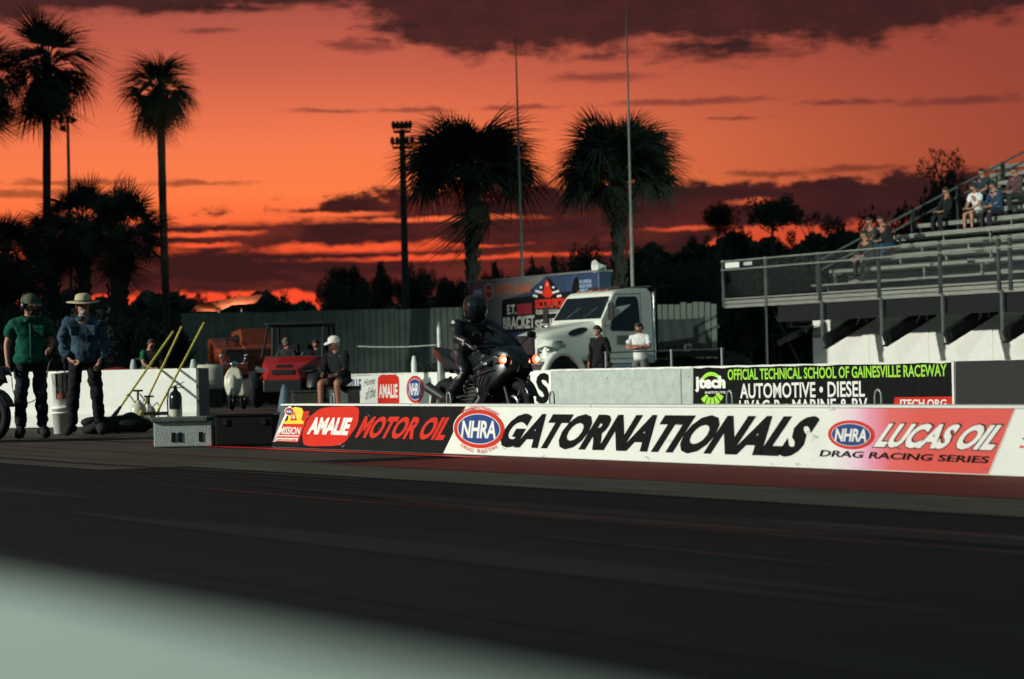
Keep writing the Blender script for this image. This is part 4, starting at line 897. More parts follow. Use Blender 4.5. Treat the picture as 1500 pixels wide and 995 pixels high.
for q in (-1, 1):
    b = MB()
    def sy(z): return (1.062 * (1.0 if z < 1.8 else 1.0 - .10 * (z - 1.8) / .66) + .006) * q
    L = [(-.50, 1.60), (-.18, 1.72), (-.62, 2.27), (-.70, 2.31), (-1.42, 2.32), (-1.50, 2.26), (-1.50, 1.62), (-1.44, 1.56), (-.60, 1.56)]
    L = [(-.30, 1.62), (-.62, 2.25), (-.72, 2.31), (-1.38, 2.32), (-1.46, 2.25), (-1.46, 1.62), (-1.38, 1.56), (-.36, 1.56)]
    b.add([(x, sy(z), z) for x, z in L], [tuple(range(8))]); dw = b.build('side_window', 'glass', tr)
    b = MB(); D = [(-.10, .95), (-.10, 1.75), (-.60, 2.36), (-1.56, 2.38), (-1.56, .95)]
    for a_, c_ in zip(D, D[1:] + D[:1]): b.tube([(a_[0], sy(a_[1]) + .002 * q, a_[1]), (c_[0], sy(c_[1]) + .002 * q, c_[1])], .007, 4)
    b.build('door_seam', 'plastic', tr)
    MB().box((-1.42, sy(1.4) + .02 * q, 1.40), (.14, .03, .035)).build('door_handle', 'plastic', tr)
    b = MB(); b.tube([(-.12, 1.05 * q, 2.22), (-.05, 1.38 * q, 2.2), (-.05, 1.38 * q, 1.72), (-.12, 1.07 * q, 1.66)], .016, 6); mi_ = b.build('mirror_bracket', 'chrome', tr); MB().box((-.05, 1.38 * q, 1.98), (.07, .19, .38)).build('mirror', 'plastic', tr, bevel=.01)
    b = MB(); b.box((-.012 + .0, 1.38 * q, 2.12), (.012, .1, .02)); 
    b = MB(); b.tube([(-2.06, .98 * q, .9), (-2.06, .98 * q, 2.1), (-2.1, .94 * q, 2.4)], .055, 12); b.build('exhaust_stack', 'chrome', tr)
    b = MB(); b.box((-.75, 1.0 * q, .62), (1.0, .42, .42)); b.build('fuel_tank', 'chrome', tr, bevel=.08)
    lettering('HOBSON', tr, 0, 1, 0, .1, 0, 'darksteel') if False else None
for x, ys in ((1.42, (-.92, .92)), (-4.4, (-.82, .82)), (-4.4, (-1.12, 1.12))):
    for y in ys:
        b = MB(); b.torus((x, y, .5), .38, .13, 'y', 30, 10); b.build('tyre', 'rubber', tr)
        b = MB(); b.lathe([(.01, -.06), (.24, -.05), (.28, .04), (.27, .08)], 20, (x, y, .5), 'y'); b.build('rim', 'steel', tr)
b = MB(); b.box((-2.6, .42, .80), (5.0, .1, .22)); b.box((-2.6, -.42, .80), (5.0, .1, .22)); b.build('chassis', 'darksteel', tr)
b = MB(); b.box((-3.9, 0, 1.02), (2.6, 2.2, .12)); b.box((-2.4, 0, 2.54), (.9, 2.0, .04)); b.box((-2.25, .9, 1.8), (.06, .06, 1.5)); b.box((-2.25, -.9, 1.8), (.06, .06, 1.5)); b.build('flat_bed', 'rubber', tr)
b = MB(); b.box((-.95, 1.070, 1.36), (.80, .006, .20)); b.build('door_print', cm((.16, .17, .15)), tr)
for k in range(5): MB().ell((-.66, -.6 + .3 * k, 2.475), (.05, .035, .025), 10, 6).build('roof_marker', 'inkorange', tr)
b = MB(); b.box((-.9, 1.10, .70), (.8, .26, .05)); b.box((-.9, 1.10, .45), (.8, .28, .05)); b.build('cab_step', 'steel', tr)
b = MB(); b.add([(-.25, 1.04, 1.5), (-.9, 1.02, 1.5), (-.9, .98, 1.9), (-.5, .98, 1.9)], [(0, 1, 2, 3)]) if False else b.box((.86, 0, 1.685), (.9, .02, .012), (0, .085, 0)); b.build('bonnet_ridge', 'trkwhite', tr)
b = MB(); b.box((-1.2, 0, 2.535), (.26, 1.3, .06)); b.build('roof_beacon', 'plastic', tr)

for c in tr.children_recursive:
    if c.type != 'MESH': continue
    wh = c.name.split('.')[0] in ('tyre', 'rim')
    if wh:
        x0_ = sum(v.co.x for v in c.data.vertices) / len(c.data.vertices); d_ = (x0_ * .70 if x0_ > 0 else x0_ * .8) - x0_
        for v in c.data.vertices: v.co.x += d_
    else:
        for v in c.data.vertices: v.co.x *= .70 if v.co.x > 0 else .68
tr.scale = (.97, .97, .97)

# ------------------------------------------------------------------ sponsor trailer board behind the truck
TS = 33.7
rs = thing('sponsor_trailer', 'blue and grey trailer with bracket series panel standing behind the truck', 'trailer', T(0, TS, 0), RZ)
WS = Wall(rs, TS)
sa, sb = s_at(690, TS), s_at(880, TS); zt = on_wall(690, 412, TS)[1]; zt2 = on_wall(880, 400, TS)[1]; zt = (zt + zt2) / 2
navy = mat('navy_trailer', (0.018, 0.045, 0.10), 0.45, var=0.3, scale=2); silver = mat('silver_grey_print', (0.16, 0.165, 0.16), 0.5, var=0.25, scale=2)
b = MB(); b.box(((sa + sb) / 2, .2, (zt + .9) / 2), (sb - sa, .4, zt - .9)); b.build('body', navy, rs, bevel=.03)
MB().box(((sa + sb) / 2, .2, zt + .02), (sb - sa + .06, .46, .05)).build('roof', 'steel', rs)
for x in (sa + 1.6, sa + 2.5):
    b = MB(); b.torus((x, .2, .36), .26, .10, 'y', 24, 8); b.lathe([(.01, -.05), (.18, -.04), (.19, .02)], 16, (x, .2, .36), 'y'); b.build('wheel', 'rubber', rs)
WS.poly('panel', [(694, 450), (694, 414), (800, 405), (774, 428), (736, 440), (734, 500), (694, 504)], silver, .012)
WS.poly('panel', bez_round([(736, 440), (800, 430), (870, 424), (870, 520), (736, 520)], f=.06), 'black', .016)
nhra(701, 428.5, 8.5, 9.5, .018, rs, WS)
e, *_ = WS.ellipse('emblem', 717, 427, 7, 12, 'patch', .018); WS.ellipse('emblem', 717, 427, 5.6, 10, 'inkred', .020); WS.text('RACING', 712, 722, 429, 424, 'patch', .022)
WS.text("GENE'S GLASS", 727, 778, 432, 418, 'inkorange', .018, None, .03)
WS.text('E.T.', 744, 757, 461, 447, 'patch', .020, None, .03)
WS.poly('panel', [(758, 446), (780, 444), (780, 460), (758, 462)], mat('dark_red_print', (0.22, 0.012, 0.016), .5), .020)
WS.text('BRACKET', 738, 784, 483.5, 465, 'patch', .020, None, .035, yb1=480.5)
WS.text('SERIES', 785, 822, 484.5, 469, 'patch', .020, None, .035, yb1=481)
WS.text('GAINESVILLE', 746, 779, 495, 487, 'blue', .020, None, .03)
# red figure between chequered flags over the racing products name
WS.poly('emblem', [(785, 441), (802, 407), (806, 408), (828, 438)], 'black', .020)
WS.poly('emblem', [(797, 425), (799, 415), (802, 409), (805, 414), (808, 424), (812, 431), (806, 436), (800, 436), (794, 431)], 'inkred', .022)
WS.poly('emblem', [(801, 419), (802.5, 413), (804, 419)], 'patch', .024)
bw = MB()
for q in (-1, 1):
    for i in range(4):
        for j in range(3):
            if (i + j) % 2: continue
            cx = 802.5 + q * (9 + i * 3.4); cy = 421 + i * 2.8 + j * 3.8
            L = [WS.q(cx + ax, cy + ay) for ax, ay in ((-1.5, -1.6), (1.5, -1.6), (1.5, 1.6), (-1.5, 1.6))]
            bw.add([(x, -.022, z) for x, z in L], [(0, 1, 2, 3)])
bw.build('chequered_flag', 'inkwhite', rs)
WS.text('SCORPION', 785, 832, 453, 439, 'inkred', .022, None, .05)
WS.poly('panel', [(786, 454.5), (824, 453), (824, 459), (786, 460.5)], 'patch', .022); WS.text('RACING PRODUCTS', 787.5, 823, 459.4, 455.4, 'inkblack', .024, None, .03)
WS.poly('emblem', [(842, 409), (846, 405), (849, 412), (850, 424), (841, 428), (838, 424)], 'inkblack', .024)
for i, w in enumerate(('FLORIDA', 'RACE CARS', 'SERVICES')): WS.text(w, 850, 868, 415.5 + i * 6.5, 410.5 + i * 6.5, 'paleblue', .024, None, .03)
p = on_wall(871, 402, TS); hr = thing('horn_loudspeaker', 'white horn loudspeaker on a short post at the trailer corner', 'loudspeaker', T(p[0], TS - .05, 0), RZ)
b = MB(); b.tube([(.12, .3, zt + .02), (.12, .3, zt + .16)], .03, 8); b.build('bracket', 'steel', hr)
b = MB(); b.lathe([(.02, .12), (.05, 0), (.09, -.12), (.16, -.22), (.165, -.23), (.14, -.2)], 18, (.06, .25, zt + .14), 'y'); b.build('horn', 'inkwhite', hr)

# ------------------------------------------------------------------ red utility buggy, scooter, orange machine
ut = thing('utility_buggy', 'red utility buggy with black roll cage parked near the fence', 'utility vehicle', G(437, 56), -pi / 2 - .16)
b = MB(); b.loft([ring(x, hw, z0, z1, rr, 4, tp) for x, hw, z0, z1, rr, tp in ((1.35, .42, .62, .84, .06, .8), (1.15, .60, .56, .96, .08, .85), (.75, .74, .55, 1.08, .09, .82), (.45, .76, .55, 1.16, .09, .86))]); bo = b.build('bonnet', 'utvred', ut)
b = MB(); b.box((1.0, 0, .985), (.55, .36, .03), (0, .26, 0)); b.box((1.33, 0, .80), (.1, .5, .10)); b.build('bonnet_scoop', 'plastic', ut)
for q in (-1, 1):
    b = MB(); b.loft([[(1.30, q * .32, .78), (1.24, q * .62, .80), (1.05, q * .74, .88), (1.05, q * .70, .94), (1.2, q * .56, .90), (1.29, q * .36, .87)], [(1.2, q * .34, .78), (1.15, q * .60, .80), (1.0, q * .68, .88), (1.0, q * .66, .93), (1.12, q * .54, .9), (1.2, q * .36, .87)]]); b.build('headlight', 'lens', ut)
    b = MB(); b.loft([[(.95 + .48 * cos(a), y, .36 + .48 * sin(a)) for y in (q * .56, q * .86, q * .86, q * .56)][:2] + [(.95 + .44 * cos(a), y, .36 + .44 * sin(a)) for y in (q * .86, q * .56)] for a in [radians(10 + 18 * j) for j in range(10)]]); b.build('mudguard', 'plastic', ut)
    for x in (.95, -1.05):
        b = MB(); b.torus((x, q * .72, .34), .22, .13, 'y', 26, 8); b.build('tyre', 'rubber', ut)
        b = MB(); b.lathe([(.01, -.1), (.13, -.1), (.15, .1), (.01, .1)], 14, (x, q * .72, .34), 'y'); b.build('rim', 'darksteel', ut)
    b = MB(); b.tube([(.50, q * .72, 1.12), (.05, q * .66, 1.86), (-.9, q * .66, 1.88), (-1.0, q * .70, 1.0)], .032, 8); b.tube([(-.38, q * .67, 1.87), (-.45, q * .72, .7)], .03, 8); b.build('roll_cage', 'darksteel', ut)
b = MB(); b.box((-.42, 0, 1.91), (1.15, 1.42, .05)); b.build('roof', 'plastic', ut, bevel=.02)
b = MB()
for x, z in ((.05, 1.86), (-.9, 1.87), (.48, 1.14)): b.tube([(x, -.66, z), (x, .66, z)], .028, 8)
b.build('cross_tube', 'darksteel', ut)
b = MB(); b.box((-.05, 0, .55), (1.6, 1.3, .3)); b.box((1.38, 0, .48), (.12, .9, .28)); b.box((-1.25, 0, .95), (.8, 1.4, .3)); b.build('chassis', 'plastic', ut, bevel=.03)
for q in (-1, 1):
    b = MB(); b.box((-.35, q * .34, .84), (.5, .5, .14)); b.box((-.62, q * .34, 1.15), (.12, .48, .6)); b.build('seat', 'rubber', ut, bevel=.03)
b = MB(); b.torus((.28, .34, 1.12), .17, .016, 'x', 22, 6); b.tube([(.28, .34, 1.12), (.5, .34, .95)], .02, 6); b.build('steering_wheel', 'plastic', ut)
L_ = ut.matrix_basis if False else None
def loc_in(root_loc, rz, p): return Vector(root_loc) + Vector((p[0] * cos(rz) - p[1] * sin(rz), p[0] * sin(rz) + p[1] * cos(rz), p[2]))
person('driver sitting at the wheel of the red utility buggy', loc_in(ut.location, -pi / 2 - .16, (-.40, -.34, .36)), -.16, seated(.42, lean=.02), (0.03, 0.03, 0.03), (0.02, 0.02, 0.025), hat=('cap', (.12, .11, .09)), scale=.93)
person('passenger in the far seat of the red utility buggy', loc_in(ut.location, -pi / 2 - .16, (-.40, .36, .36)), -.16, seated(.42, lean=.02, face=.3), (0.015, 0.015, 0.018), (0.02, 0.02, 0.025), scale=.9)

sc_ = thing('motor_scooter', 'cream motor scooter standing in front of the orange machine', 'scooter', G(348, 51.5), -pi / 2 - .12); sc_.scale = (.9, .86, .93)
b = MB(); b.loft([[(x + dx * .0, y * w, z) for y, dx in ((-1, 0), (-.7, 0), (0, 0), (.7, 0), (1, 0))] + [(x - .05, y * w, z) for y in (1, .7, 0, -.7, -1)] for x, w, z in ((.42, .10, .30), (.43, .17, .42), (.42, .22, .60), (.36, .22, .78), (.30, .15, .92), (.26, .08, .98))]); b.build('front_shield', 'cream', sc_)
b = MB(); b.ell((.48, 0, .58), (.09, .15, .24), 14, 10); b.ell((.55, 0, .42), (.22, .09, .11), 14, 8); b.build('mudguard', 'cream', sc_)
for x in (.56, -.62):
    b = MB(); b.torus((x, 0, .23), .17, .055, 'y', 26, 8); b.build('tyre', 'rubber', sc_); b = MB(); b.lathe([(.01, -.04), (.12, -.03), (.12, .03), (.01, .04)], 14, (x, 0, .23), 'y'); b.build('rim', 'chrome', sc_)
b = MB(); b.loft([ring(x, hw, z0, z1, .05, 3, .8) for x, hw, z0, z1 in ((-.1, .14, .34, .66), (-.4, .19, .30, .72), (-.75, .17, .34, .72), (-.95, .06, .46, .66))]); b.build('body', 'cream', sc_)
b = MB(); b.box((.18, 0, .30), (.5, .28, .05)); b.build('footboard', 'plastic', sc_); b = MB(); b.box((-.42, 0, .77), (.62, .26, .1)); b.build('seat', 'rubber', sc_, bevel=.03)
b = MB(); b.tube([(.26, 0, .95), (.25, 0, 1.05)], .02, 8); b.tube([(.18, -.33, 1.07), (.24, -.1, 1.06), (.24, .1, 1.06), (.18, .33, 1.07)], .015, 8); b.ell((.27, 0, 1.05), (.07, .11, .07), 12, 8); hb = b.build('handlebar', 'chrome', sc_)
b = MB(); b.ell((.335, 0, 1.04), (.03, .06, .055), 12, 8); b.build('headlight', 'lens', sc_)
for q in (-1, 1): b = MB(); b.tube([(.24, .2 * q, 1.06), (.26, .30 * q, 1.22)], .006, 5); b.ell((.26, .31 * q, 1.25), (.012, .055, .04), 10, 6); b.build('mirror', 'chrome', sc_)

om = thing('track_sweeper', 'orange sweeper machine with square cab panels behind the scooter', 'machine', G(352, 61), -pi / 2 + .35); om.scale = (.95, .95, .84)
OX = lambda b, n, m_, bev=.02: b.build(n, m_, om, bevel=bev)
b = MB(); b.prism([(-1.0, .75), (-1.0, 1.95), (-.7, 2.02), (.0, 1.72), (.55, 1.66), (.72, 1.10), (.72, .75)], -.62, .05); OX(b, 'housing', 'orange')
b = MB(); b.prism([(-1.2, .8), (-1.2, 2.2), (-.1, 2.28), (.05, 1.8), (.35, 1.7), (.35, .8)], .08, .85); OX(b, 'side_housing', 'orange')
for z in (1.25, 1.62): b = MB(); b.box((.36, .46, z), (.03, .62, .03)); OX(b, 'panel_strip', 'plastic', .005)
b = MB(); b.box((.74, -.28, 1.4), (.03, .34, .36), (0, -.28, 0)); OX(b, 'panel', 'plastic', .005)
for k in range(5): MB().box((.50 - .0, -.55 + .11 * k + .04, 1.58), (.4, .02, .2)).build('vent_slat', 'plastic', om)
b = MB(); b.box((-.2, .1, .62), (2.0, 1.3, .25)); OX(b, 'chassis', 'darksteel')
for x in (.35, -.8):
    for y in (-.62, .78): b = MB(); b.torus((x, y, .36), .24, .12, 'y', 22, 8); b.build('tyre', 'rubber', om)
b = MB(); b.tube([(-.1, -.3, 1.7), (-.1, -.3, 1.95)], .03, 8); b.torus((-.1, -.3, 1.97), .18, .015, 'z', 20, 6); OX(b, 'steering_wheel', 'plastic', 0)
b = MB(); b.ell((-.5, .2, 1.98), (.28, .3, .16), 12, 8); OX(b, 'seat', 'rubber', 0)
wt = thing('water_tank', 'pale rounded plastic water tank left of the orange machine', 'tank', G(308, 58), .1)
b = MB(); b.loft([ring(x, hw, z0, z1, .12, 4, .95) for x, hw, z0, z1 in ((-.32, .28, .45, .95), (-.26, .36, .40, 1.02), (.26, .36, .40, 1.02), (.32, .28, .45, .95))]); b.build('tank', 'cream', wt)
b = MB(); b.box((0, 0, .2), (.6, .7, .4)); b.build('stand', 'darksteel', wt); MB().lathe([(.09, 1.0), (.09, 1.06), (.01, 1.07)], 14).build('filler_cap', 'plastic', wt)
# orange tarpaulin roof
cp = thing('orange_canopy', 'orange sloping tarpaulin roof glowing above the fence at left', 'canopy', G(330, 84), .0)
zz = lambda px, py: z_at(px, py, 84)
def cx(px): return X_at(px, 84, 3.5) - cp.location.x
topz = [(cx(277), zz(277, 452)), (cx(286), zz(286, 444)), (cx(345), zz(345, 434.5)), (cx(381), zz(381, 430))]; botz = [(cx(277), zz(277, 456.5)), (cx(322), zz(322, 456)), (cx(340), zz(340, 447)), (cx(372), zz(372, 445))]
mo = mat('orange_tarpaulin', (0.85, 0.15, 0.05), 0.7, var=0.25, scale=1.5, bump=.3)
nt = mo.node_tree; tl = nt.nodes.new('ShaderNodeBsdfTranslucent'); tl.inputs[0].default_value = (0.9, 0.28, 0.16, 1); ms = nt.nodes.new('ShaderNodeMixShader'); ms.inputs[0].default_value = 0.7
nt.links.new(nt.nodes['Principled BSDF'].outputs[0], ms.inputs[1]); nt.links.new(tl.outputs[0], ms.inputs[2]); nt.links.new(ms.outputs[0], nt.nodes['Material Output'].inputs[0])
def lin(L, n=12):
    o = []
    for k in range(n + 1):
        u = k / n * (len(L) - 1); i = min(int(u), len(L) - 2); o.append(tuple(a + (b_ - a) * (u - i) for a, b_ in zip(L[i], L[i + 1])))
    return o
b = MB(); A_, B_ = lin(topz), lin(botz)
rows = [[(a[0] + (c[0] - a[0]) * v, (.8 - .9 * v) + .06 * sin(k * 2.1), a[1] + (c[1] - a[1]) * v - .05 * sin(pi * v)) for v in (0, .33, .66, 1)] for k, (a, c) in enumerate(zip(A_, B_))]
vs = [p for r_ in rows for p in r_]; b.add(vs, [(i * 4 + j, i * 4 + j + 1, i * 4 + j + 5, i * 4 + j + 4) for i in range(len(rows) - 1) for j in range(3)], 0, True)
b.build('canopy_sheet', mo, cp)
for px in (283, 318, 352):
    b = MB(); b.tube([(cx(px), .3, 0), (cx(px), .3, zz(px, 452))], .04, 8); b.build('post', 'darksteel', cp)

ld = bpy.data.lights.new('added_canopy_lamp', 'SPOT'); ld.energy = 1500; ld.color = (1, .75, .5); ld.shadow_soft_size = .12; ld.spot_size = radians(62); ld.spot_blend = .8  # added lamp in front of the tarpaulin that makes its sheet glow
lo = bpy.data.objects.new('added_canopy_lamp', ld); COL.objects.link(lo); lo.parent = cp; lo.location = (cx(332), -1.6, 2.0)
lo.rotation_euler = Vector((0, 1.7, 1.3)).to_track_quat('-Z', 'Y').to_euler()

# ------------------------------------------------------------------ grandstand
TB = 38.8
sB = s_at(1065, TB); sE = sB + 24
gs = thing('grandstand', 'aluminium bench grandstand with mesh front railing above a white wall', 'grandstand', T(sB, TB, 0), RZ)
Lg = sE - sB
def sg(px, t=TB): return s_at(px, t) - sB
b = MB(); b.box((Lg / 2, .55, 2.44), (Lg, 1.1, .05)); b.build('walkway', 'alu', gs)
for z, h in ((2.355, .10), (2.465, .10), (2.56, .05)):
    b = MB(); b.box((Lg / 2, -.03 - .012 * (z > 2.5), z), (Lg, .05, h - .012)); b.build('fascia_plank', 'alu', gs)
b = MB(); b.box((Lg / 2 + 1.2, .12, 2.08), (Lg - 2.4, .22, .44)); b.box((Lg / 2, 2.2, 2.0), (Lg, .2, .5)); b.build('beam', 'rubber', gs)
posts = [0.02] + [sg(px) for px in (1128, 1207, 1294, 1384, 1470, 1487)] + [sg(1487) + 2.2 * k for k in range(1, 6)]
for i, s in enumerate(posts):
    big = i >= 2
    b = MB(); b.box((s, -.08, 3.0), (.09 if big else .055, .06, 1.30)); b.build('railing_post', 'darksteel' if big else 'rail', gs)
for i, s in enumerate([posts[1]] + [sg(px) for px in (1210, 1297, 1387, 1474)] + [sg(1474) + 1.5 * k for k in range(1, 7)]):
    z0 = 1.38 if i else 0
    b = MB(); b.box((s, -.10, (2.36 + z0) / 2), (.05, .05, 2.36 - z0)); b.build('support_post', 'rail', gs)
    if i:   # sloping raker under the deck
        b = MB(); b.bar((s + .02, -.03, 1.28), (s + .02, 3.2, 2.80), .10, .30); b.bar((s + .02, -.03, 1.44), (s + .02, 3.2, 2.96), .20, .03); b.bar((s + .02, -.03, 1.12), (s + .02, 3.2, 2.64), .20, .03); b.build('raker_beam', 'rubber', gs)
        b = MB(); b.bar((s + .04, .95, 1.70), (s + .52, .95, 2.3), .07, .07); b.build('brace', 'darksteel', gs)
for z, m_ in ((3.60, 'alu'), (3.36, 'alu')):
    b = MB(); b.tube([(0, -.12, z), (Lg, -.12, z)], .022, 8); b.build('handrail', m_, gs)
# chain-link infill of the front railing
b = MB(); z0, z1, y = 2.62, 3.58, -.125; h = z1 - z0
x = .02; w = .0020
while x < sg(1500) + 4:
    for d in (1, -1):
        a, c = (x, x + h) if d > 0 else (x + h, x)
        b.add([(a - w, y, z0), (a + w, y, z0), (c + w, y, z1), (c - w, y, z1)], [(0, 1, 2, 3)])
    x += .085
cl = b.build('chain_link', 'steel', gs, fix=False)
# rows of benches
nrow = 11
for k in range(nrow):
    t = 1.55 + .73 * k; zf = 2.83 + .31 * k
    a = sg(1224, TB + 1.55) + .02 * k if k < 5 else sg(1462, TB + t)
    e_ = Lg
    for (s0_, s1_) in ((a, a + 5.6 - .55 * k), (a + 5.9 - .5 * k, e_)) if k < 3 else ((a, e_),):
        b = MB(); b.box(((s0_ + s1_) / 2, t + .0, zf + .41), (s1_ - s0_, .27, .045)); b.box(((s0_ + s1_) / 2, t - .135, zf + .375), (s1_ - s0_, .02, .11)); b.build('bench_plank', 'alu', gs)
        x = s0_ + .12
        while x < s1_ and x < sg(1500) + 4:
            b = MB(); b.box((x, t - .02, zf + .19), (.05, .06, .36)); b.build('bench_bracket', 'alu', gs); x += 1.85
    af = a - .35
    for j in range(2):
        b = MB(); b.box(((af + e_) / 2, t - .38 + .26 * j, zf), (e_ - af, .24, .04)); b.build('foot_plank', 'alu', gs)
    b = MB(); b.box(((af + e_) / 2, t + .06, zf - .13), (e_ - af, .02, .18)); b.build('riser', 'alu' if k % 2 else 'rail', gs)
# sloping side railing
p0, p1 = (sg(1224, TB + 1.2) - .35, .9, 3.45), (sg(1224, TB + 1.2) - .35, .9 + 8.6, 3.45 + 8.6 * .31 / .73)
for dz in (0, -.28): b = MB(); b.tube([(p0[0], p0[1], p0[2] + dz), (p1[0], p1[1], p1[2] + dz)], .03, 8); b.build('side_rail', 'rail', gs)
for k in range(6):
    y = .95 + 1.65 * k; z = 3.45 + (y - .9) * .31 / .73; b = MB(); b.box((p0[0], y, z - .62), (.09, .09, 1.30)); b.build('side_post', 'darksteel', gs)
b = MB(); b.box((sg(1083), -.16, 3.48), (sg(1093) - sg(1073), .012, .15)); b.build('notice_plate', 'white', gs)
b = MB(); b.box((sg(1106), -.16, 3.49), (sg(1112) - sg(1100), .012, .09)); b.build('notice_plate', 'concrete', gs)
# dark structure under the open end
b = MB()
for s in (1.0, 2.2, 3.0): b.box((s, 2.5, 1.2), (.07, .07, 2.4))
b.bar((1.8, .4, 1.3), (1.8, 4.0, 2.6), .08, .16); b.bar((.8, 1.0, 2.3), (2.4, 1.0, .2), .04, .04); b.box((2.2, 1.2, 1.55), (3.4, .04, .04)); b.build('under_frame', 'darksteel', gs)
ww = thing('under_stand_wall', 'white painted wall standing beneath the grandstand', 'wall', T(s_at(1191, TB + 1.6), TB + 1.6, 0), RZ)
for k in range(8): b = MB(); b.box((k * 2.44 + 1.22, .08, 1.02), (2.43, .14, 2.04)); b.build('wall_panel', 'white', ww)
bx = thing('brown_barrel', 'brown rusty barrel in the dark below the grandstand end', 'barrel', G(1066, 60), 0)
MB().lathe([(.01, 0), (.29, 0), (.29, .3), (.305, .31), (.29, .32), (.29, .6), (.305, .61), (.29, .62), (.29, .9), (.27, .92), (.01, .9)], 20).build('drum', mat('rust', (0.07, 0.03, 0.02), .8, var=.4), bx)

# ------------------------------------------------------------------ spectators
def seat_at(px, k, dt=0.0):
    t = TB + 1.55 + .73 * k + dt; return T(s_at(px, t), t, 2.83 + .31 * k - .02)
def spect(px, k, label, shirt, tr_, **kw):
    ps = kw.pop('pose', {}); d = kw.pop('dt', 0.0)
    return person(label, seat_at(px, k, d), kw.pop('rz', RZ), seated(.47, **ps), shirt, tr_, group='spectators on the grandstand benches', **kw)
spect(1442, 4.15, 'spectator in white t-shirt leaning forward on the grandstand', (.62, .64, .64), (.45, .44, .40), pose=dict(lean=.16, face=-.3), legs='short')
spect(1468, 4.15, 'spectator in blue denim top beside the white t-shirt', (.022, .05, .09), (.02, .02, .03), pose=dict(lean=.10, face=-.6), sleeves='long')
spect(1396, 4.15, 'spectator in all black clothes left of the white t-shirt', (.014, .015, .017), (.015, .015, .017), pose=dict(lean=.05), sleeves='long')
spect(1449, 5.9, 'spectator in grey blue shirt one row above the white t-shirt', (.025, .04, .05), (.02, .02, .02), pose=dict(lean=.05))
spect(1497, 5.6, 'spectator in pinkish shirt at the right edge of the grandstand', (.09, .05, .05), (.03, .03, .03), pose=dict(lean=.05), sleeves='long')
spect(1286, 1.6, 'spectator with raised hand at the low end of the benches', (.045, .05, .045), (.02, .02, .03), pose=dict(lean=.12, face=.4, wrL=(-.10, -.30, 1.05), hdL=(-.06, -.26, 1.13), elL=(-.25, -.22, .80)))
spect(1308, 1.6, 'spectator in blue jeans and dark top near the low end of the benches', (.015, .016, .018), (.02, .05, .085), pose=dict(lean=.22, face=.2), sleeves='long')
spect(1281, .2, 'spectator in dark hoodie on the lowest bench behind the mesh', (.03, .032, .035), (.02, .02, .02), pose=dict(lean=.18), sleeves='long')

# ------------------------------------------------------------------ fences and posts
ZF = 72
fe = thing('corrugated_fence', 'long grey corrugated sheet fence behind the parked machines', 'fence', G(270, ZF), 0)
x0, x1 = X_at(268, ZF), X_at(800, ZF); base = fe.location.x; m_fence = mat('grey_fence_sheet', (0.20, 0.195, 0.16), 0.85, var=0.3, scale=1.2, dirt=((0.07, 0.075, 0.065), 0.9, 0.60))
MT['fence'] = m_fence
x = x0; i = 0
while x < x1:
    b = MB(); w = 1.06; n = 22; zt_ = 2.62 + random.uniform(-.015, .015)
    pr = [(x - base + w * k / n, (0, .035, .035, 0)[k % 4] + random.uniform(-.002, .002)) for k in range(n + 1)]
    vs = [(a, c, 0.02) for a, c in pr] + [(a, c, zt_) for a, c in pr] + [(a, c + .006, 0.02) for a, c in pr] + [(a, c + .006, zt_) for a, c in pr]; N_ = n + 1
    b.add(vs, [(k, k + 1, k + 1 + N_, k + N_) for k in range(n)] + [(k + 2 * N_, k + 3 * N_, k + 1 + 3 * N_, k + 1 + 2 * N_) for k in range(n)] + [(k + N_, k + 1 + N_, k + 1 + 3 * N_, k + 3 * N_) for k in range(n)])
    b.build('fence_sheet', 'fence', fe, fix=False); x += w; i += 1
fp = thing('board_fence', 'pale upright board fence between the truck and the grandstand', 'fence', G(950, ZF), 0)
x0, x1 = X_at(905, ZF), X_at(1056, ZF); x = x0
pb = MB(); pb.box((0, 0, 1.3), (.155, .03, 2.6)); pbo = pb.build('board', 'fence', fp); first = True
while x < x1:
    o = pbo if first else child('board', pbo.data, fp); first = False
    o.location = (x - fp.location.x, random.uniform(-.012, .012), random.uniform(-.05, .04)); x += .182
b = MB(); b.box(((x0 + x1) / 2 - fp.location.x, .06, 1.9), (x1 - x0, .05, .1)); b.build('rail', 'rail', fp)
bz = thing('windscreen_banner', 'dark blank cloth strung along the pale board fence', 'banner', G(1000, ZF - 1.2), 0)
a, c = X_at(944, ZF - 1.2) - bz.location.x, X_at(1034, ZF - 1.2) - bz.location.x
z0, z1 = z_at(1000, 503, ZF - 1.2), z_at(1000, 466, ZF - 1.2)
b = MB(); n = 24; vs = []
for k in range(n + 1):
    for j in range(5): vs.append((a + (c - a) * k / n, .04 * sin(k * 1.3 + j * .6), z0 + (z1 - z0) * j / 4 - .03 * sin(pi * k / n)))
b.add(vs, [(k * 5 + j, k * 5 + j + 1, k * 5 + j + 6, k * 5 + j + 5) for k in range(n) for j in range(4)], 0, True); b.build('cloth', mat('grey_cloth', (0.045, 0.05, 0.045), .9, var=.2), bz)
b = MB()
for q in (a, c): b.tube([(q, .05, 0), (q, .05, z1 + .05)], .03, 8)
b.build('post', 'darksteel', bz)
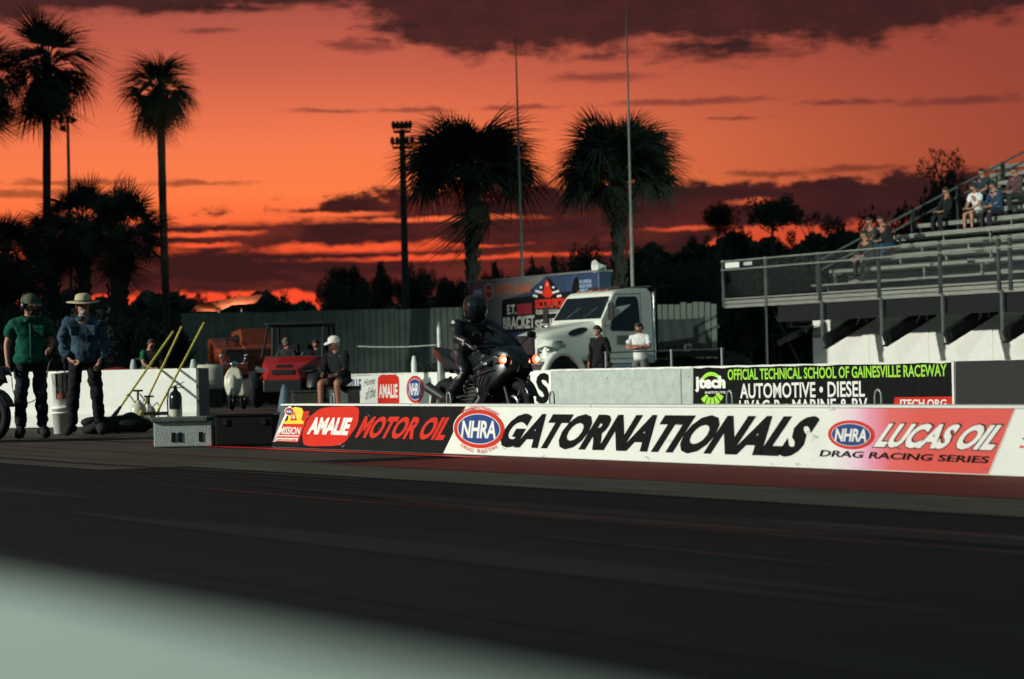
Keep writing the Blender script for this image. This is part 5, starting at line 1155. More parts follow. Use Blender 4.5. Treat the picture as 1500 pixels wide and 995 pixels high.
# low pipe railing by the truck
pr_ = thing('pipe_railing', 'thin grey pipe railing with mesh in front of the truck', 'railing', T(s_at(800, 21.5), 21.5, 0), RZ)
L_ = s_at(1062, 21.5) - s_at(800, 21.5)
for px in (888, 984, 1058): 
    b = MB(); q = s_at(px, 21.5) - s_at(800, 21.5); b.tube([(q, 0, 0), (q, 0, 1.0)], .022, 8); b.build('post', 'steel', pr_)
b = MB(); b.tube([(s_at(884, 21.5) - s_at(800, 21.5), 0, .98), (L_, 0, .98)], .014, 6); b.build('top_pipe', 'darksteel', pr_)
for px, py0, Z, rad, lab, m_ in ((646.5, 472, 41, .055, 'pale upright plastic pipe beside the dark bush', 'steel'), (608, 522, 42.5, .05, 'short white marker post left of the motorcycle', 'white'), (197, 527, 39.0, .055, 'short pale pipe stub behind the left white barrier', 'concrete'), (285, 527, 37.4, .06, 'short pale pipe stub at the right end of the left white barrier', 'concrete')):
    o = thing('marker_post', lab, 'post', G(px, Z), 0); h = z_at(px, py0, Z)
    MB().lathe([(rad, 0), (rad, h - .12), (rad * .9, h - .1), (rad * .55, h), (.001, h + .01)], 14).build('pipe', m_, o)
    if py0 == 472: MB().lathe([(rad * 1.1, h * .62), (rad * 1.1, h * .62 + .02)], 14).build('joint_ring', 'darksteel', o)
rp_ = thing('rope_barrier', 'pale dotted rope line stretched behind the motorcycle', 'rope', G(520, 44), 0)
b = MB(); xa, xb = X_at(524, 44) - rp_.location.x, X_at(650, 44) - rp_.location.x
b.tube([(xa + (xb - xa) * k / 20, 0, 1.22 - .03 * sin(pi * k / 20)) for k in range(21)], .008, 5); b.build('rope', 'darksteel', rp_)
b = MB()
for k in range(44): b.ell((xa + (xb - xa) * (k + .5) / 44, 0, 1.22 - .03 * sin(pi * (k + .5) / 44)), (.022, .014, .014), 6, 4)
b.build('bead', 'white', rp_); b = MB(); b.tube([(xa, 0, 0), (xa, 0, 1.24)], .02, 8); b.tube([(xb, 0, 0), (xb, 0, 1.24)], .02, 8); b.build('post', 'darksteel', rp_)
cn = thing('traffic_cone', 'small pale blue cone beyond the divider wall end', 'cone', G(417, 42), 0)
MB().lathe([(.19, 0), (.19, .03), (.13, .035), (.10, .25), (.05, .5), (.03, .56), (.001, .56)], 16).build('cone', mat('pale_blue_plastic', (0.09, 0.15, 0.20), .6), cn)
cr_ = thing('low_crate', 'low olive crate in the dark beside the pale cone', 'crate', G(450, 44), .2)
b = MB(); b.box((0, 0, .2), (.55, .5, .4)); b.box((0, 0, .42), (.6, .55, .04)); b.build('box', mat('olive', (0.05, 0.05, 0.035), .7), cr_, bevel=.02)
st = thing('work_stool', 'dark box seat under the seated man', 'seat', G(503, 41.2), -.45)
b = MB(); b.box((0, .05, .24), (.40, .40, .46)); b.build('box', 'darksteel', st, bevel=.02); b = MB(); b.box((0, .05, .49), (.44, .44, .05)); b.build('cushion', 'rubber', st, bevel=.02)

# ------------------------------------------------------------------ things on the left
lb = thing('concrete_barrier', 'white painted concrete barrier behind the yellow poles', 'barrier', G(288, 36.2), radians(-14))
for k in range(3):
    b = MB(); a = -2.3 * k; prof = [(-.0, 0), (0.0, .20), (.03, .30), (.10, .86), (.28, .86), (.36, .30), (.40, .20), (.40, 0)]
    b.prism(prof, a - 2.28, a, plane='yz'); b.build('barrier_section', 'white', lb, bevel=.02)
b = MB(); b.box((.03, .2, .43), (.05, .42, .86)); b.build('shaded_end', 'concdark', lb, bevel=.01)  # dark plate paints the shade on the white barrier's end face
cb_ = thing('concrete_block', 'grey concrete block with dark slots and a slab lid', 'block', G(268, 25.2), radians(-6))
b = MB(); b.box((0, .2, .13), (.62, .4, .26)); b.build('block', 'concrete', cb_, bevel=.01)
b = MB(); b.box((-.03, .19, .285), (.60, .44, .05)); b.build('lid', 'concdark', cb_, bevel=.008)
for x in (-.10, -.03, .19): b = MB(); b.box((x, -.003, .10), (.04, .01, .10)); b.build('slot', 'black', cb_, bevel=.004)
db = thing('equipment_box', 'long black equipment box between the concrete block and divider wall', 'box', G(358, 25.0), radians(-4))
b = MB(); b.box((0, .22, .16), (.60, .44, .30)); b.build('box', 'rubber', db, bevel=.01); b = MB(); b.box((0, .22, .325), (.62, .46, .03)); b.build('lid', 'plastic', db, bevel=.008)
for q in (-.2, .2): b = MB(); b.box((q, -.004, .25), (.05, .012, .06)); b.build('latch', 'darksteel', db)
# buckets
bk = thing('bucket', 'white lower bucket of the pair beside the man in denim', 'bucket', G(93, 32.6), 0)
bprof = [(.001, 0), (.125, 0), (.150, .33), (.158, .33), (.160, .36), (.150, .365), (.001, .362)]
MB().lathe(bprof, 22).build('pail', 'white', bk); MB().lathe([(.153, .27), (.160, .275), (.160, .29), (.153, .295)], 22).build('rib', 'white', bk)
b2_ = thing('bucket', 'open upper bucket with orange label and black straps', 'bucket', G(93, 32.6, .37), 0)
MB().lathe([(.001, .0), (.128, 0), (.155, .44), (.162, .44), (.163, .46), (.150, .462), (.122, .02), (.001, .02)], 22).build('pail', 'white', b2_)
b = MB(); 
for a in (-2.0, -1.45, -1.05): b.tube([(.145 * cos(a), .145 * sin(a), .10), (.162 * cos(a), .162 * sin(a), .44)], .012, 6)
b.build('strap', 'rubber', b2_)
b = MB(); b.loft([[(.149 * cos(a) * k, .149 * sin(a) * k, z) for z in (.10, .17)] for k in (1.03,) for a in [radians(-120 + 8 * j) for j in range(10)]], cap=False, smooth=True); b.build('label', 'inkorange', b2_)
b = MB(); b.tube([(.15 * cos(a), .15 * sin(a) - .02, .44 - .22 * sin(pi * j / 10)) for j, a in enumerate([radians(-170 + 16 * j) for j in range(11)])], .004, 5); b.build('bail_handle', 'steel', b2_)
b = MB(); b.tube([(.03, 0, .03), (.02, .02, .56)], .012, 6); b.ell((.02, .02, .60), (.035, .03, .05), 10, 8); b.build('brush', 'rubber', thing('hand_brush', 'black handled brush standing in the upper bucket', 'brush', G(93, 32.6, .39), 0))
# yellow poles
for (bx_, by_, tx, ty, lab, head) in ((155, 627, 255, 484, 'leftmost leaning yellow pole with black brush end', 1), (198, 622, 267, 477, 'middle leaning yellow pole standing near the spray tank', 0), (228, 608, 300, 471, 'rightmost leaning yellow pole next to the fire extinguisher', 0)):
    Zb = 34.2 if head else 35.0; g = P(bx_, by_, Zb); zb = g.z; Zt = 37.6
    if zb < 0.02 or True:
        Zb = 34.4; g = P(bx_, by_, Zb)
        g.z = max(g.z, .01)
    e_ = P(tx, ty, Zt)
    o = thing('squeegee_pole', lab, 'pole', g, 0, 'yellow poles leaning on the white barrier')
    d = e_ - g; MB().tube([(0, 0, 0), tuple(d * .985)], .017, 8).build('handle', 'yellowpole', o)
    MB().tube([tuple(d * .982), tuple(d)], .02, 8).build('end_cap', 'rubber', o)
    if head:
        MB().tube([(0, 0, 0), tuple(d * .20)], [.055, .02], 8).build('brush_head', 'rubber', o)
        b = MB(); b.box((-.05, 0, .02), (.42, .08, .07)); b.build('brush_block', 'rubber', o)
    else:
        b = MB(); b.box((0, 0, .02), (.34, .04, .05)); b.build('squeegee_blade', 'rubber', o)
# spray tanks and extinguisher
def sprayer(px, Z, lab, s=1.0):
    o = thing('pump_sprayer', lab, 'sprayer', G(px, Z), 0, 'pump sprayers before the white barrier')
    MB().lathe([(.001, 0), (.105 * s, 0), (.115 * s, .03), (.115 * s, .26 * s), (.09 * s, .33 * s), (.04 * s, .36 * s), (.04 * s, .39 * s), (.001, .39 * s)], 20).build('tank', 'cream', o)
    b = MB(); b.tube([(0, 0, .38 * s), (0, 0, .52 * s)], .016, 8); b.tube([(-.07, 0, .52 * s), (.07, 0, .52 * s)], .014, 8); b.build('pump_handle', 'rubber', o)
    b = MB(); b.tube([(.05, -.03, .34 * s), (.13, -.08, .42 * s), (.17, -.1, .30), (.14, -.12, .1), (.2, -.1, .04)], .008, 6); b.tube([(-.03, -.03, .36), (-.12, -.06, .50), (-.16, -.06, .48)], .009, 6); b.build('hose', 'rubber', o)
sprayer(203, 34.9, 'taller pump sprayer tank between the yellow poles', 1.05); sprayer(219, 35.2, 'shorter pump sprayer tank nearest the rightmost yellow pole', .88)
fx = thing('fire_extinguisher', 'black fire extinguisher with white label before the barrier', 'fire extinguisher', G(258, 34.6), .2)
MB().lathe([(.001, 0), (.085, 0), (.092, .02), (.092, .44), (.075, .50), (.035, .535), (.03, .56), (.001, .56)], 22).build('cylinder', 'gloss', fx)
b = MB(); b.lathe([(.0935, .14), (.0935, .27)], 22); b.build('label', 'cream', fx)
b = MB(); b.box((0, 0, .58), (.05, .045, .05)); b.bar((-.02, 0, .60), (.13, 0, .66), .03, .012); b.bar((-.02, 0, .575), (.12, 0, .58), .03, .012); b.tube([(-.02, 0, .59), (-.09, 0, .57), (-.115, 0, .40), (-.11, 0, .12)], .011, 6); b.build('valve_and_hose', 'rubber', fx)
for k, (px, Z, sx, lab) in enumerate(((143, 32.2, .34, 'smaller dark sandbag by the denim man\'s feet'), (184, 32.9, .62, 'larger dark sandbag heap below the leaning yellow poles'))):
    o = thing('sandbag', lab, 'sandbag', G(px, Z), 0, 'black sandbags on the ground'); random.seed(k)
    b = MB(); b.ell((0, 0, .08), (sx * .6, .22, .11), 22, 12)
    b.v = [(x + .02 * sin(9 * y + 7 * x), y, max(0, z * (1 + .35 * sin(7 * x + k)) + .015 * sin(23 * x))) for x, y, z in b.v]; b.build('bag', 'rubber', o)
    b = MB(); b.ell((-.1, .1, .17), (sx * .4, .18, .07), 18, 10); b.v = [(x, y + .02 * sin(11 * x), z + .02 * sin(9 * x)) for x, y, z in b.v]; b.build('fold', 'rubber', o)
o = thing('foil_tray', 'crumpled silver tray at the foot of the leftmost yellow pole', 'tray', G(163, 32.4), .3)
b = MB(); b.lathe([(.01, .01), (.10, .01), (.15, .06), (.16, .06)], 14); b.v = [(x, y * .7, z + .02 * sin(40 * x)) for x, y, z in b.v]; b.build('tray', 'chrome', o)
o = thing('looped_cable', 'thin brown cable looping beside the man in green', 'cable', P(60, 585, 29.4), 0); q = o.location
def rel(px, py, Z): return tuple(P(px, py, Z) - q)
def cr_spline(L, n=8):
    L = [Vector(p) for p in L]; o = []
    for i in range(len(L) - 1):
        p0, p1, p2, p3 = L[max(i - 1, 0)], L[i], L[i + 1], L[min(i + 2, len(L) - 1)]
        for k in range(n):
            t = k / n; o.append(.5 * ((2 * p1) + (p2 - p0) * t + (2 * p0 - 5 * p1 + 4 * p2 - p3) * t * t + (3 * p1 - p0 - 3 * p2 + p3) * t ** 3))
    return o + [L[-1]]
b = MB(); b.tube(cr_spline([rel(17, 552, 29.3), rel(20, 575, 29.3), rel(31, 590, 29.3), rel(48, 588, 29.2), rel(61, 576, 29.2), rel(68, 555, 29.2), rel(72, 533, 29.2), rel(77, 526, 29.3)]), .006, 6); b.build('cable', mat('brown_rubber', (.12, .07, .04), .6), o)
o = thing('parked_quad', 'red quad bike partly hidden behind the white barrier', 'quad bike', G(196, 57), .5)
b = MB(); b.loft([ring(x, hw, z0, z1, .08, 4, .7) for x, hw, z0, z1 in ((-.7, .2, .75, .95), (-.4, .34, .7, 1.0), (0, .25, .65, .92), (.4, .36, .68, 1.02), (.75, .2, .75, .95))]); b.build('body', 'utvred', o)
for x in (-.55, .55):
    for y in (-.42, .42): b = MB(); b.torus((x, y, .3), .17, .12, 'y', 20, 8); b.build('tyre', 'rubber', o)
b = MB(); b.tube([(.35, 0, .95), (.25, 0, 1.15), (.2, -.35, 1.2)], .018, 6); b.tube([(.25, 0, 1.15), (.2, .35, 1.2)], .018, 6); b.build('handlebar', 'darksteel', o)
bush = None

# ------------------------------------------------------------------ masts and light towers
for (px, Z, yt_, yb_, xt, lab) in ((767, 69, 50, 407, 755, 'shorter pale whip mast rising above the sponsor trailer'), (927, 66, 2, 417, 917, 'taller pale whip mast rising behind the truck cab')):
    g = G(px + 3, Z); o = thing('whip_mast', lab, 'mast', g, 0); e_ = P(xt, yt_, Z); d = e_ - g
    MB().tube([(0, 0, 0), tuple(d * .45), tuple(d * .45), tuple(d * .75), tuple(d)], [.050, .044, .036, .030, .014], 10).build('pole', mat('pale_mast', (.20, .21, .18), .5, var=.2) if 'mast' not in MT else MT['mast'], o)
for (px, Z, yt_, lab, tiers) in ((101, 150, 178, 'slim light pole with three lamp heads between the tall palms', 0), (591, 130, 190, 'light tower with two crowded tiers of lamps beside the fan palm', 2)):
    g = G(px + 6, Z); h = z_at(px, yt_, Z); o = thing('light_tower', lab, 'light tower', g, 0); q = 3542 / Z
    MB().tube([(0, 0, 0), (0, 0, h)], [.13, .09] if tiers == 0 else [.24, .16], 10).build('pole', 'darksteel', o)
    if tiers == 0:
        b = MB(); b.box((0, 0, h - .02), (.9, .1, .1)); b.build('crossarm', 'darksteel', o)
        for x, z, r_ in ((-.42, .12, .24), (.05, .22, .22), (.36, .08, .22), (-.30, -.42, .26)):
            b = MB(); b.lathe([(.02, .22), (.10, .16), (r_, -.12), (r_ * .9, -.14)], 14, (0, 0, 0), 'x'); b.v = [(x + a * (1 if x > 0 else -1), y, h + z + c - .1 * abs(a)) for a, y, c in b.v]; b.build('lamp_head', 'darksteel', o)
    else:
        for zt_, w_, n_ in ((.10, .90, 5), (-.75, 1.05, 5)):
            b = MB(); b.box((0, 0, h + zt_), (w_, .12, .1)); b.box((0, 0, h + zt_ - .22), (w_, 1.0, .05)); b.build('platform', 'darksteel', o)
            for k in range(n_):
                x = -w_ / 2 + w_ * k / (n_ - 1)
                if zt_ < 0 and k in (2,): continue
                b = MB(); b.ell((x, -.2, h + zt_ + .14), (.12, .12, .22), 10, 8); b.box((x, -.15, h + zt_ - .06), (.05, .05, .3)); b.build('lamp_head', 'darksteel', o)
        b = MB()
        for k in range(8): b.box((.0, .22, h - 1.0 - k * .45), (.34, .03, .03))
        b.build('ladder', 'darksteel', o)

# ------------------------------------------------------------------ palms
def fan_frond(petiole, R, n, spread, droop, seed):
    rr = random.Random(seed); b = MB()
    b.loft([[(x + .0, y * w, z * w) for y, z in ((-1, 0), (0, .7), (1, 0), (0, -.7))] for x, w in ((0, .045), (petiole * .5, .028), (petiole, .018))], smooth=False)
    # bend: petiole arches, blade folds down at the sides
    for k in range(n):
        a = radians(-spread + 2 * spread * k / (n - 1)); L = R * (1 - .25 * abs(a / radians(spread)) ** 1.6) * rr.uniform(.88, 1.06)
        d = Vector((cos(a), sin(a), 0)); w = R * 2 * radians(spread) / n * .95
        up = Vector((0, 0, 1)); side = d.cross(up); pts = []
        dr = droop * (1 + .6 * abs(sin(a))) * rr.uniform(.7, 1.3)
        for u, ww in ((.0, .25), (.35, 1.0), (.68, .62), (.88, .28), (1.0, .02)):
            p = Vector((petiole, 0, 0)) + d * (L * u) + up * (-dr * L * u ** 2.2 + .05 * (k % 2) * L * u) - up * abs(sin(a)) * .22 * L * u
            pts.append((p + side * w * .5 * ww * .55, p - side * w * .5 * ww * .55))
        vs = [q for pr in pts for q in pr]; b.add(vs, [(2 * i, 2 * i + 1, 2 * i + 3, 2 * i + 2) for i in range(len(pts) - 1)])
    return b
def frond_mesh(name, *a, mt='frond'):
    o = fan_frond(*a).build(name, mt, fix=False); me = o.data; bpy.data.objects.remove(o); return me
SAB = [frond_mesh('frond', 1.05, 1.02, 40, 118, d, s) for s, d in ((1, .08), (2, .28), (3, .55))]
SABD = [frond_mesh('frond', .9, .95, 30, 95, 1.2, 11, mt='deadfrond')]
WAS = [frond_mesh('frond', .50, .86, 24, 58, d, s) for s, d in ((4, .22), (5, .45), (6, .7))]
WASD = [frond_mesh('frond', .5, .7, 26, 80, 1.3, 12, mt='deadfrond')]
def palm(label, px, Z, ycrown, r_t, meshes, dead, nf, scale, px_top=None, emin=-48, emax=86, seed=0, ndead=10, group=None, squash=1.0, boots=False, xoff=0.0):
    rr = random.Random(seed + 50); g = G(px, Z); top = P(px_top if px_top is not None else px, ycrown, Z)
    o = thing('palm_tree', label, 'palm tree', g, 0, group); h = top.z; dx_ = top.x - g.x
    n = 16; pts = [(dx_ * (k / n) ** 1.0 + .10 * sin(k / n * 5 + seed) * (k / n) * (1 - k / n), 0, h * k / n) for k in range(n + 1)]
    rad = [r_t * (1.30 - .3 * min(1, k / 3)) * (1 + (.05 if k % 2 else -.03)) for k in range(n + 1)]
    b = MB(); b.tube(pts, rad, 12)
    if boots:
        for k in range(70):
            z = h * (.30 + .68 * k / 70.0); a = k * 2.399; x = dx_ * z / h
            c = Vector((x + cos(a) * r_t * 1.05, sin(a) * r_t * 1.05, z)); b.bar(c - Vector((0, 0, .12)), c + Vector((cos(a) * .07, sin(a) * .07, .12)), .08, .025)
    b.build('trunk', 'trunk', o)
    for k in range(nf + ndead):
        isd = k >= nf
        me = (dead if isd else meshes)[rr.randrange(len(dead if isd else meshes))]
        az = k * 2.39996 + rr.uniform(-.25, .25)
        u = (k + .5) / nf
        el = radians(emax + (emin - emax) * (u ** .85)) + rr.uniform(-.12, .12) if not isd else radians(rr.uniform(-80, -52))
        sc = scale * rr.uniform(.72, 1.10)
        d = Vector((cos(az) * cos(el), sin(az) * cos(el), sin(el)))
        up = Vector((0, 0, 1)) if abs(d.z) < .97 else Vector((cos(az + 1), sin(az + 1), 0))
        y = up.cross(d).normalized(); z = d.cross(y); roll = rr.uniform(-.5, .5)
        y2 = y * cos(roll) + z * sin(roll); z2 = d.cross(y2)
        mx_ = Matrix((d * sc, y2 * sc, z2 * sc)).transposed().to_4x4(); mx_.translation = (dx_ + .05 * d.x, .05 * d.y, h + rr.uniform(-.25, .12) * scale * squash)
        child('frond', me, o, mx_)
palm('tall slim palm at the left behind the man in the green shirt', 70, 88, 96, .15, WAS, WASD, 52, 1.66, px_top=69, seed=1, emin=-62, ndead=16)
palm('tall slim palm with a rounded crown standing apart left of centre', 248, 92, 130, .15, WAS, WASD, 50, 1.34, px_top=234, seed=2, emin=-60, ndead=16)
palm('tall palm mostly cut off by the left picture edge', -22, 86, 108, .15, WAS, WASD, 46, 1.55, px_top=-24, seed=3, emin=-62, ndead=14)
palm('bushy low palm in the left cluster with the thick rough trunk', 164, 74, 338, .26, SAB, SABD, 44, .86, px_top=178, seed=4, boots=True, emin=-38)
palm('bushy low palm in the left cluster, close behind the light pole', 121, 78, 322, .20, SAB, SABD, 38, .80, px_top=122, seed=5, boots=True, emin=-42)
palm('small low palm filling the gap by the tall left palm trunk', 78, 80, 352, .20, SAB, SABD, 34, .72, px_top=76, seed=6, boots=True, emin=-42)
palm('low dark palm at the left picture edge behind the green shirt', 4, 76, 372, .22, SAB, SABD, 36, .92, px_top=8, seed=7, boots=True, emin=-42)
palm('large round fan palm beside the light tower', 696, 75, 252, .18, SAB, SABD, 92, 1.22, px_top=690, seed=8, boots=True, ndead=3, emin=-6, emax=68)
palm('large fan palm with split crown behind the truck', 909, 73, 254, .18, SAB, SABD, 88, 1.14, px_top=905, seed=9, boots=True, ndead=3, emin=-12, emax=76)

# ------------------------------------------------------------------ trees
def leaf_clump(seed, n, s):
    rr = random.Random(seed); b = MB()
    for k in range(n):
        while True:
            p = Vector((rr.uniform(-1, 1), rr.uniform(-1, 1), rr.uniform(-1, 1)))
            if p.length < 1: break
        p *= (.35 + .65 * rr.random()) ; d = Vector((rr.gauss(0, 1), rr.gauss(0, 1), rr.gauss(0, 1))).normalized(); e = d.orthogonal().normalized()
        L = s * rr.uniform(.6, 1.3); w = L * .5
        b.add([p - e * L, p - d * w, p + e * L, p + d * w], [(0, 1, 2, 3)])
    o = b.build('leaves', 'leaf', fix=False); me = o.data; bpy.data.objects.remove(o); return me
def crown_mesh(seed, blobs, per, s, R):
    """leaf-sized faces gathered in clumps through an uneven volume of unit size"""
    rr = random.Random(seed); b = MB()
    for (c, r) in blobs:
        for k in range(int(per * r * r / .09)):
            v = Vector((rr.gauss(0, 1), rr.gauss(0, 1), rr.gauss(0, 1))).normalized() * r * rr.uniform(.25, 1.0) ** .5 * rr.uniform(.7, 1.12)
            p = Vector(c) + v; d = Vector((rr.gauss(0, 1), rr.gauss(0, 1), rr.gauss(0, 1))).normalized(); e = d.orthogonal().normalized(); L = s * rr.uniform(.5, 1.4); w = L * .5
            b.add([p - e * L, p - d * w, p + e * L, p + d * w], [(0, 1, 2, 3)])
    return b
def blobs_round(rr, n=26, squash=.8):
    o = []
    for k in range(n):
        v = Vector((rr.gauss(0, 1), rr.gauss(0, 1), rr.gauss(0, 1))).normalized() * rr.uniform(.25, .80); o.append(((v.x, v.y, .5 + v.z * .5 * squash * 1.1), rr.uniform(.16, .30)))
    return o
def blobs_cone(rr, n=30):
    o = []
    for k in range(n):
        z = rr.random() ** 1.3; w = .62 * (1 - z) ** .8 + .05; a = rr.uniform(0, 2 * pi); o.append(((w * cos(a) * rr.random() ** .5, w * sin(a) * rr.random() ** .5, z * .95), .10 + .14 * (1 - z)))
    return o
def blobs_pine(rr, n=15):
    o = []
    for k in range(n):
        a = rr.uniform(0, 2 * pi); w = rr.uniform(.2, .85); z = rr.uniform(.30, 1.0); w *= (1.15 - .6 * z); o.append(((w * cos(a), w * sin(a), z), rr.uniform(.09, .20)))
    return o
kinds = {}
for kd, fn, per, s in (('round', blobs_round, 330, .034), ('cone', blobs_cone, 620, .030), ('pine', blobs_pine, 420, .030)):
    kinds[kd] = []
    for v_ in range(3):
        rr = random.Random(hash(kd) % 1 + v_ * 7 + len(kd)); bl = fn(rr)
        b = crown_mesh(v_ + 3, bl, per, s, 1)
        o = b.build('crown', 'leaf', fix=False); me = o.data; bpy.data.objects.remove(o)
        tb = MB()
        tb.tube([(0, 0, -1), (.02, 0, -.2), (0, 0, .35), (.02, .01, .8 if kd != 'round' else .6)], [.05, .042, .03, .008], 8)
        for (c, r) in bl[:14]:
            z0 = max(-.1, c[2] - .35); tb.tube([(0, 0, z0), (c[0] * .5, c[1] * .5, (z0 + c[2]) / 2 - .03), c], [.018, .012, .004], 5)
        to = tb.build('trunk', 'bark', fix=False); tm = to.data; bpy.data.objects.remove(to); kinds[kd].append((me, tm))
tcount = 0
def tree(label, kd, px, Z, ytop, ybot, width, group='dark trees along the horizon', v=None):
    """crown from ybot to ytop, width in pixels"""
    global tcount; tcount += 1
    g = G(px, Z); q = Z / F; zt_ = z_at(px, ytop, Z); zb_ = max(.3, z_at(px, ybot, Z)); o = thing('tree', label, 'tree', g, (tcount * 1.7) % 6.28, group)
    me, tm = kinds[kd][tcount % 3 if v is None else v]; H = (zt_ - zb_); w = width * q / 2
    for nm, m_ in (('crown', me), ('trunk', tm)):
        c = child(nm, m_, o)
        if nm == 'crown': c.scale = (w, w, H); c.location = (0, 0, zb_)
        else: c.scale = (max(w, 1.5), max(w, 1.5), H); c.location = (0, 0, zb_)
        if nm == 'trunk' and zb_ > H: 
            b = MB(); b.tube([(0, 0, 0), (0, 0, zb_)], .05 * w + .1, 8); tt = b.build('lower_trunk', 'bark', o)
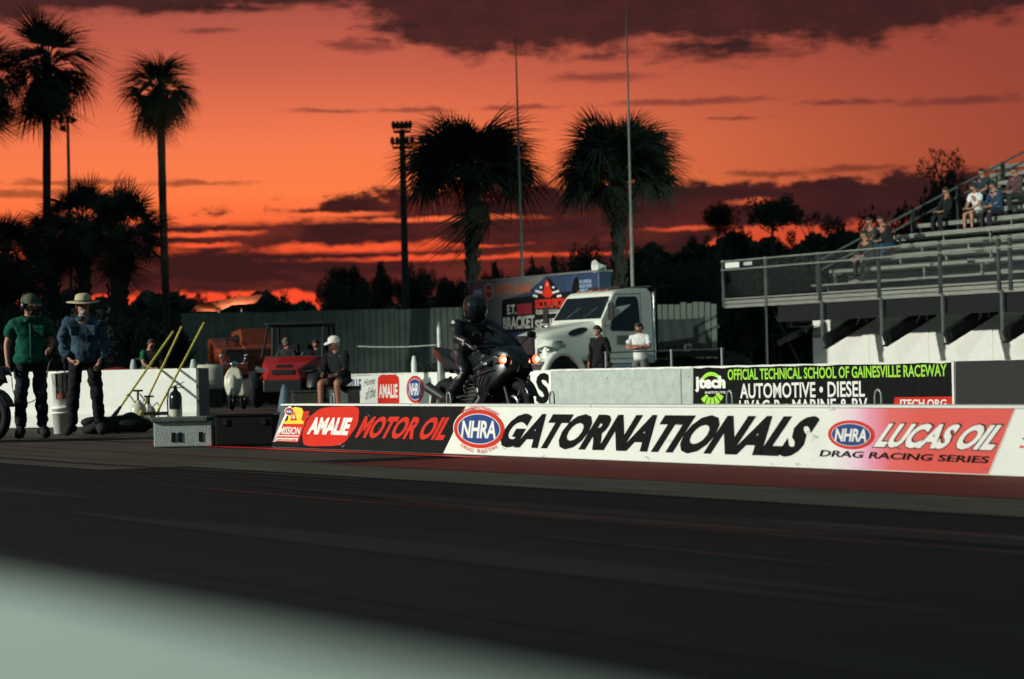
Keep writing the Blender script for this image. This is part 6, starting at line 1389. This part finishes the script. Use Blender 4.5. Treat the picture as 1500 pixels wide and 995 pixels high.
L_ = [('round', 290, 150, 424, 520, 60, 'low rounded tree left of the orange canopy'), ('round', 345, 160, 421, 520, 70, 'rounded tree rising directly behind the orange canopy'), ('round', 408, 150, 420, 520, 74, 'rounded tree right of the orange canopy, left of the red sky gap'), ('round', 230, 170, 438, 520, 70, 'low tree behind the slim left of centre palm'),
      ('round', 165, 170, 434, 520, 110, 'low tree behind the thick trunk of the palm cluster'), ('round', 60, 140, 392, 520, 120, 'dark tree behind the man in green'), ('round', -10, 140, 360, 520, 90, 'dark tree at the left picture edge'), ('round', 115, 150, 425, 520, 90, 'dark low tree behind the sun hat'),
      ('round', 508, 140, 383, 560, 84, 'broad dark tree with pointed top right of the red sky gap'), ('cone', 563, 150, 386, 520, 96, 'pointed dark tree left of the light tower'), ('cone', 614, 150, 374, 520, 100, 'pointed dark tree right of the light tower'), ('cone', 652, 155, 398, 520, 90, 'shorter pointed tree left of the round fan palm'),
      ('cone', 730, 155, 386, 520, 90, 'pointed tree right of the round fan palm trunk'), ('cone', 785, 160, 364, 520, 84, 'pointed tree behind the sponsor trailer'), ('round', 858, 120, 338, 470, 88, 'big rounded tree between the two fan palms'), ('cone', 815, 150, 378, 520, 80, 'small pointed tree left of the big rounded tree'),
      ('round', 1057, 170, 290, 350, 84, 'tall round topped pine left of the grandstand'), ('round', 1136, 170, 280, 346, 96, 'tallest round topped pine above the grandstand end'), ('round', 1000, 165, 376, 520, 90, 'dark tree right of the split fan palm'), ('round', 950, 165, 388, 520, 60, 'low dark tree beside the split fan palm trunk'),
      ('pine', 1088, 175, 336, 400, 70, 'thin scrubby pine between the two round topped pines'), ('pine', 1190, 175, 318, 400, 110, 'scrubby pine right of the tallest pine'), ('pine', 1250, 175, 322, 400, 100, 'scrubby pine behind the stand side railing'), ('pine', 1030, 175, 350, 410, 90, 'short scrubby pine at the edge of the red glow'), ('pine', 1140, 175, 352, 410, 90, 'low scrubby pine under the tallest pine'),
      ('round', 1090, 150, 386, 520, 170, 'low dark tree mass behind the stand railing end'), ('round', 1200, 150, 368, 520, 190, 'low dark tree behind the front of the stand'), ('round', 1330, 110, 290, 480, 190, 'dark tree behind the lower spectators'), ('round', 1290, 120, 318, 480, 150, 'dark tree behind the pair at the low benches'),
      ('pine', 1385, 100, 226, 330, 130, 'ragged tree top above the stand railing'), ('round', 1392, 105, 240, 470, 130, 'dark full tree behind the stand railing'), ('round', 1465, 110, 280, 470, 170, 'dark tree behind the uppermost spectators'),
      ('round', 30, 62, 428, 560, 120, 'dark shrubby tree close behind the green shirt'), ('round', 120, 60, 440, 560, 130, 'dark shrubby tree close behind the denim jacket'), ('round', 210, 62, 452, 560, 130, 'dark shrubby tree behind the yellow poles'), ('round', 260, 64, 462, 560, 60, 'dark shrub at the fence end'),
      ('round', 1050, 160, 368, 520, 150, 'wide dark tree below the tall round topped pine'), ('round', 1140, 158, 366, 520, 170, 'wide dark tree below the tallest pine'), ('round', 1240, 150, 356, 520, 160, 'wide dark tree behind the side railing foot'), ('round', 980, 150, 372, 520, 110, 'dark tree just right of the split fan palm trunk'), ('round', 900, 150, 384, 520, 120, 'dark tree behind the split fan palm trunk'),
      ('round', 868, 150, 372, 520, 130, 'dark tree left of the split fan palm trunk'), ('round', 935, 152, 374, 520, 120, 'dark tree behind the taller whip mast'), ('round', 1015, 155, 370, 520, 130, 'broad dark tree between the fan palm and the first round topped pine'), ('round', 1100, 140, 364, 520, 150, 'broad dark tree behind the stand notice plates'), ('pine', 960, 170, 362, 400, 90, 'scrubby low pine right of the taller whip mast'),
      ('round', 508, 141, 382, 442, 80, 'dense rounded tree top right of the red sky gap'), ('round', 488, 146, 402, 460, 54, 'smaller bushy tree at the edge of the red sky gap'), ('round', 532, 146, 404, 462, 60, 'bushy tree between the red gap and the light tower'), ('round', 563, 148, 394, 450, 62, 'bushy dark tree left of the light tower foot'),
      ('round', 600, 152, 402, 460, 60, 'bushy dark tree behind the light tower foot'), ('round', 624, 148, 388, 450, 60, 'rounded dark tree right of the light tower foot'), ('round', 660, 152, 402, 458, 66, 'bushy tree left of the round fan palm trunk'), ('round', 722, 152, 392, 450, 60, 'bushy tree right of the round fan palm trunk'), ('round', 752, 152, 402, 450, 60, 'bushy tree behind the shorter whip mast'), ('round', 790, 156, 382, 440, 62, 'bushy tree above the sponsor trailer'),
      ('cone', 455, 175, 436, 520, 40, 'small low tree inside the red sky gap')]
for kd, px, Z, y0, y1, w, lab in L_: tree(lab, kd, px, Z, y0, y1, w)
# the dense wood below the tree tops reads as one mass
rr = random.Random(5); b = MB()
for k in range(42000):
    px = rr.uniform(-150, 1700); Z = rr.uniform(176, 205); 
    top = 452 - .02 * px + 9 * sin(px * .045) + 6 * sin(px * .11) 
    if px > 830: top -= min(76, (px - 830) * .42)
    if 680 < px <= 960: top -= 12
    if px < 260: top -= 10
    z1_ = z_at(px, top + rr.uniform(0, 5), Z); z = z1_ * rr.random() ** .6; x = X_at(px, Z, z)
    d = Vector((rr.gauss(0, 1), rr.gauss(0, 1), rr.gauss(0, 1))).normalized(); e = d.orthogonal().normalized(); L = rr.uniform(.35, .8); p = Vector((x, Z, z))
    b.add([p - e * L, p - d * L * .6, p + e * L, p + d * L * .6], [(0, 1, 2, 3)])
for k in range(370):
    px = -150 + 5 * k; top = 458 - .02 * px + 9 * sin(px * .045) + 6 * sin(px * .11) + rr.uniform(0, 4)
    if px > 830: top -= min(70, (px - 830) * .42)
    if 680 < px <= 960: top -= 12
    b.box((X_at(px, 206), 206, z_at(px, top, 206) / 2), (.5, .5, z_at(px, top, 206)))
w_ = b.build('treeline', 'leaf', fix=False); tag(w_, 'far dense wood forming a dark band along the horizon', 'woods', kind='stuff')
for (px, Z, h_, w_, lab) in ((640, 46, 1.15, .75, 'dark leafy bush behind the rear of the motorcycle'), (560, 60, .9, 1.0, 'low dark bush before the corrugated fence')):
    g = G(px, Z); o = thing('bush', lab, 'bush', g, 1.0); c = child('foliage', kinds['round'][0][0], o); c.scale = (w_, w_, h_)
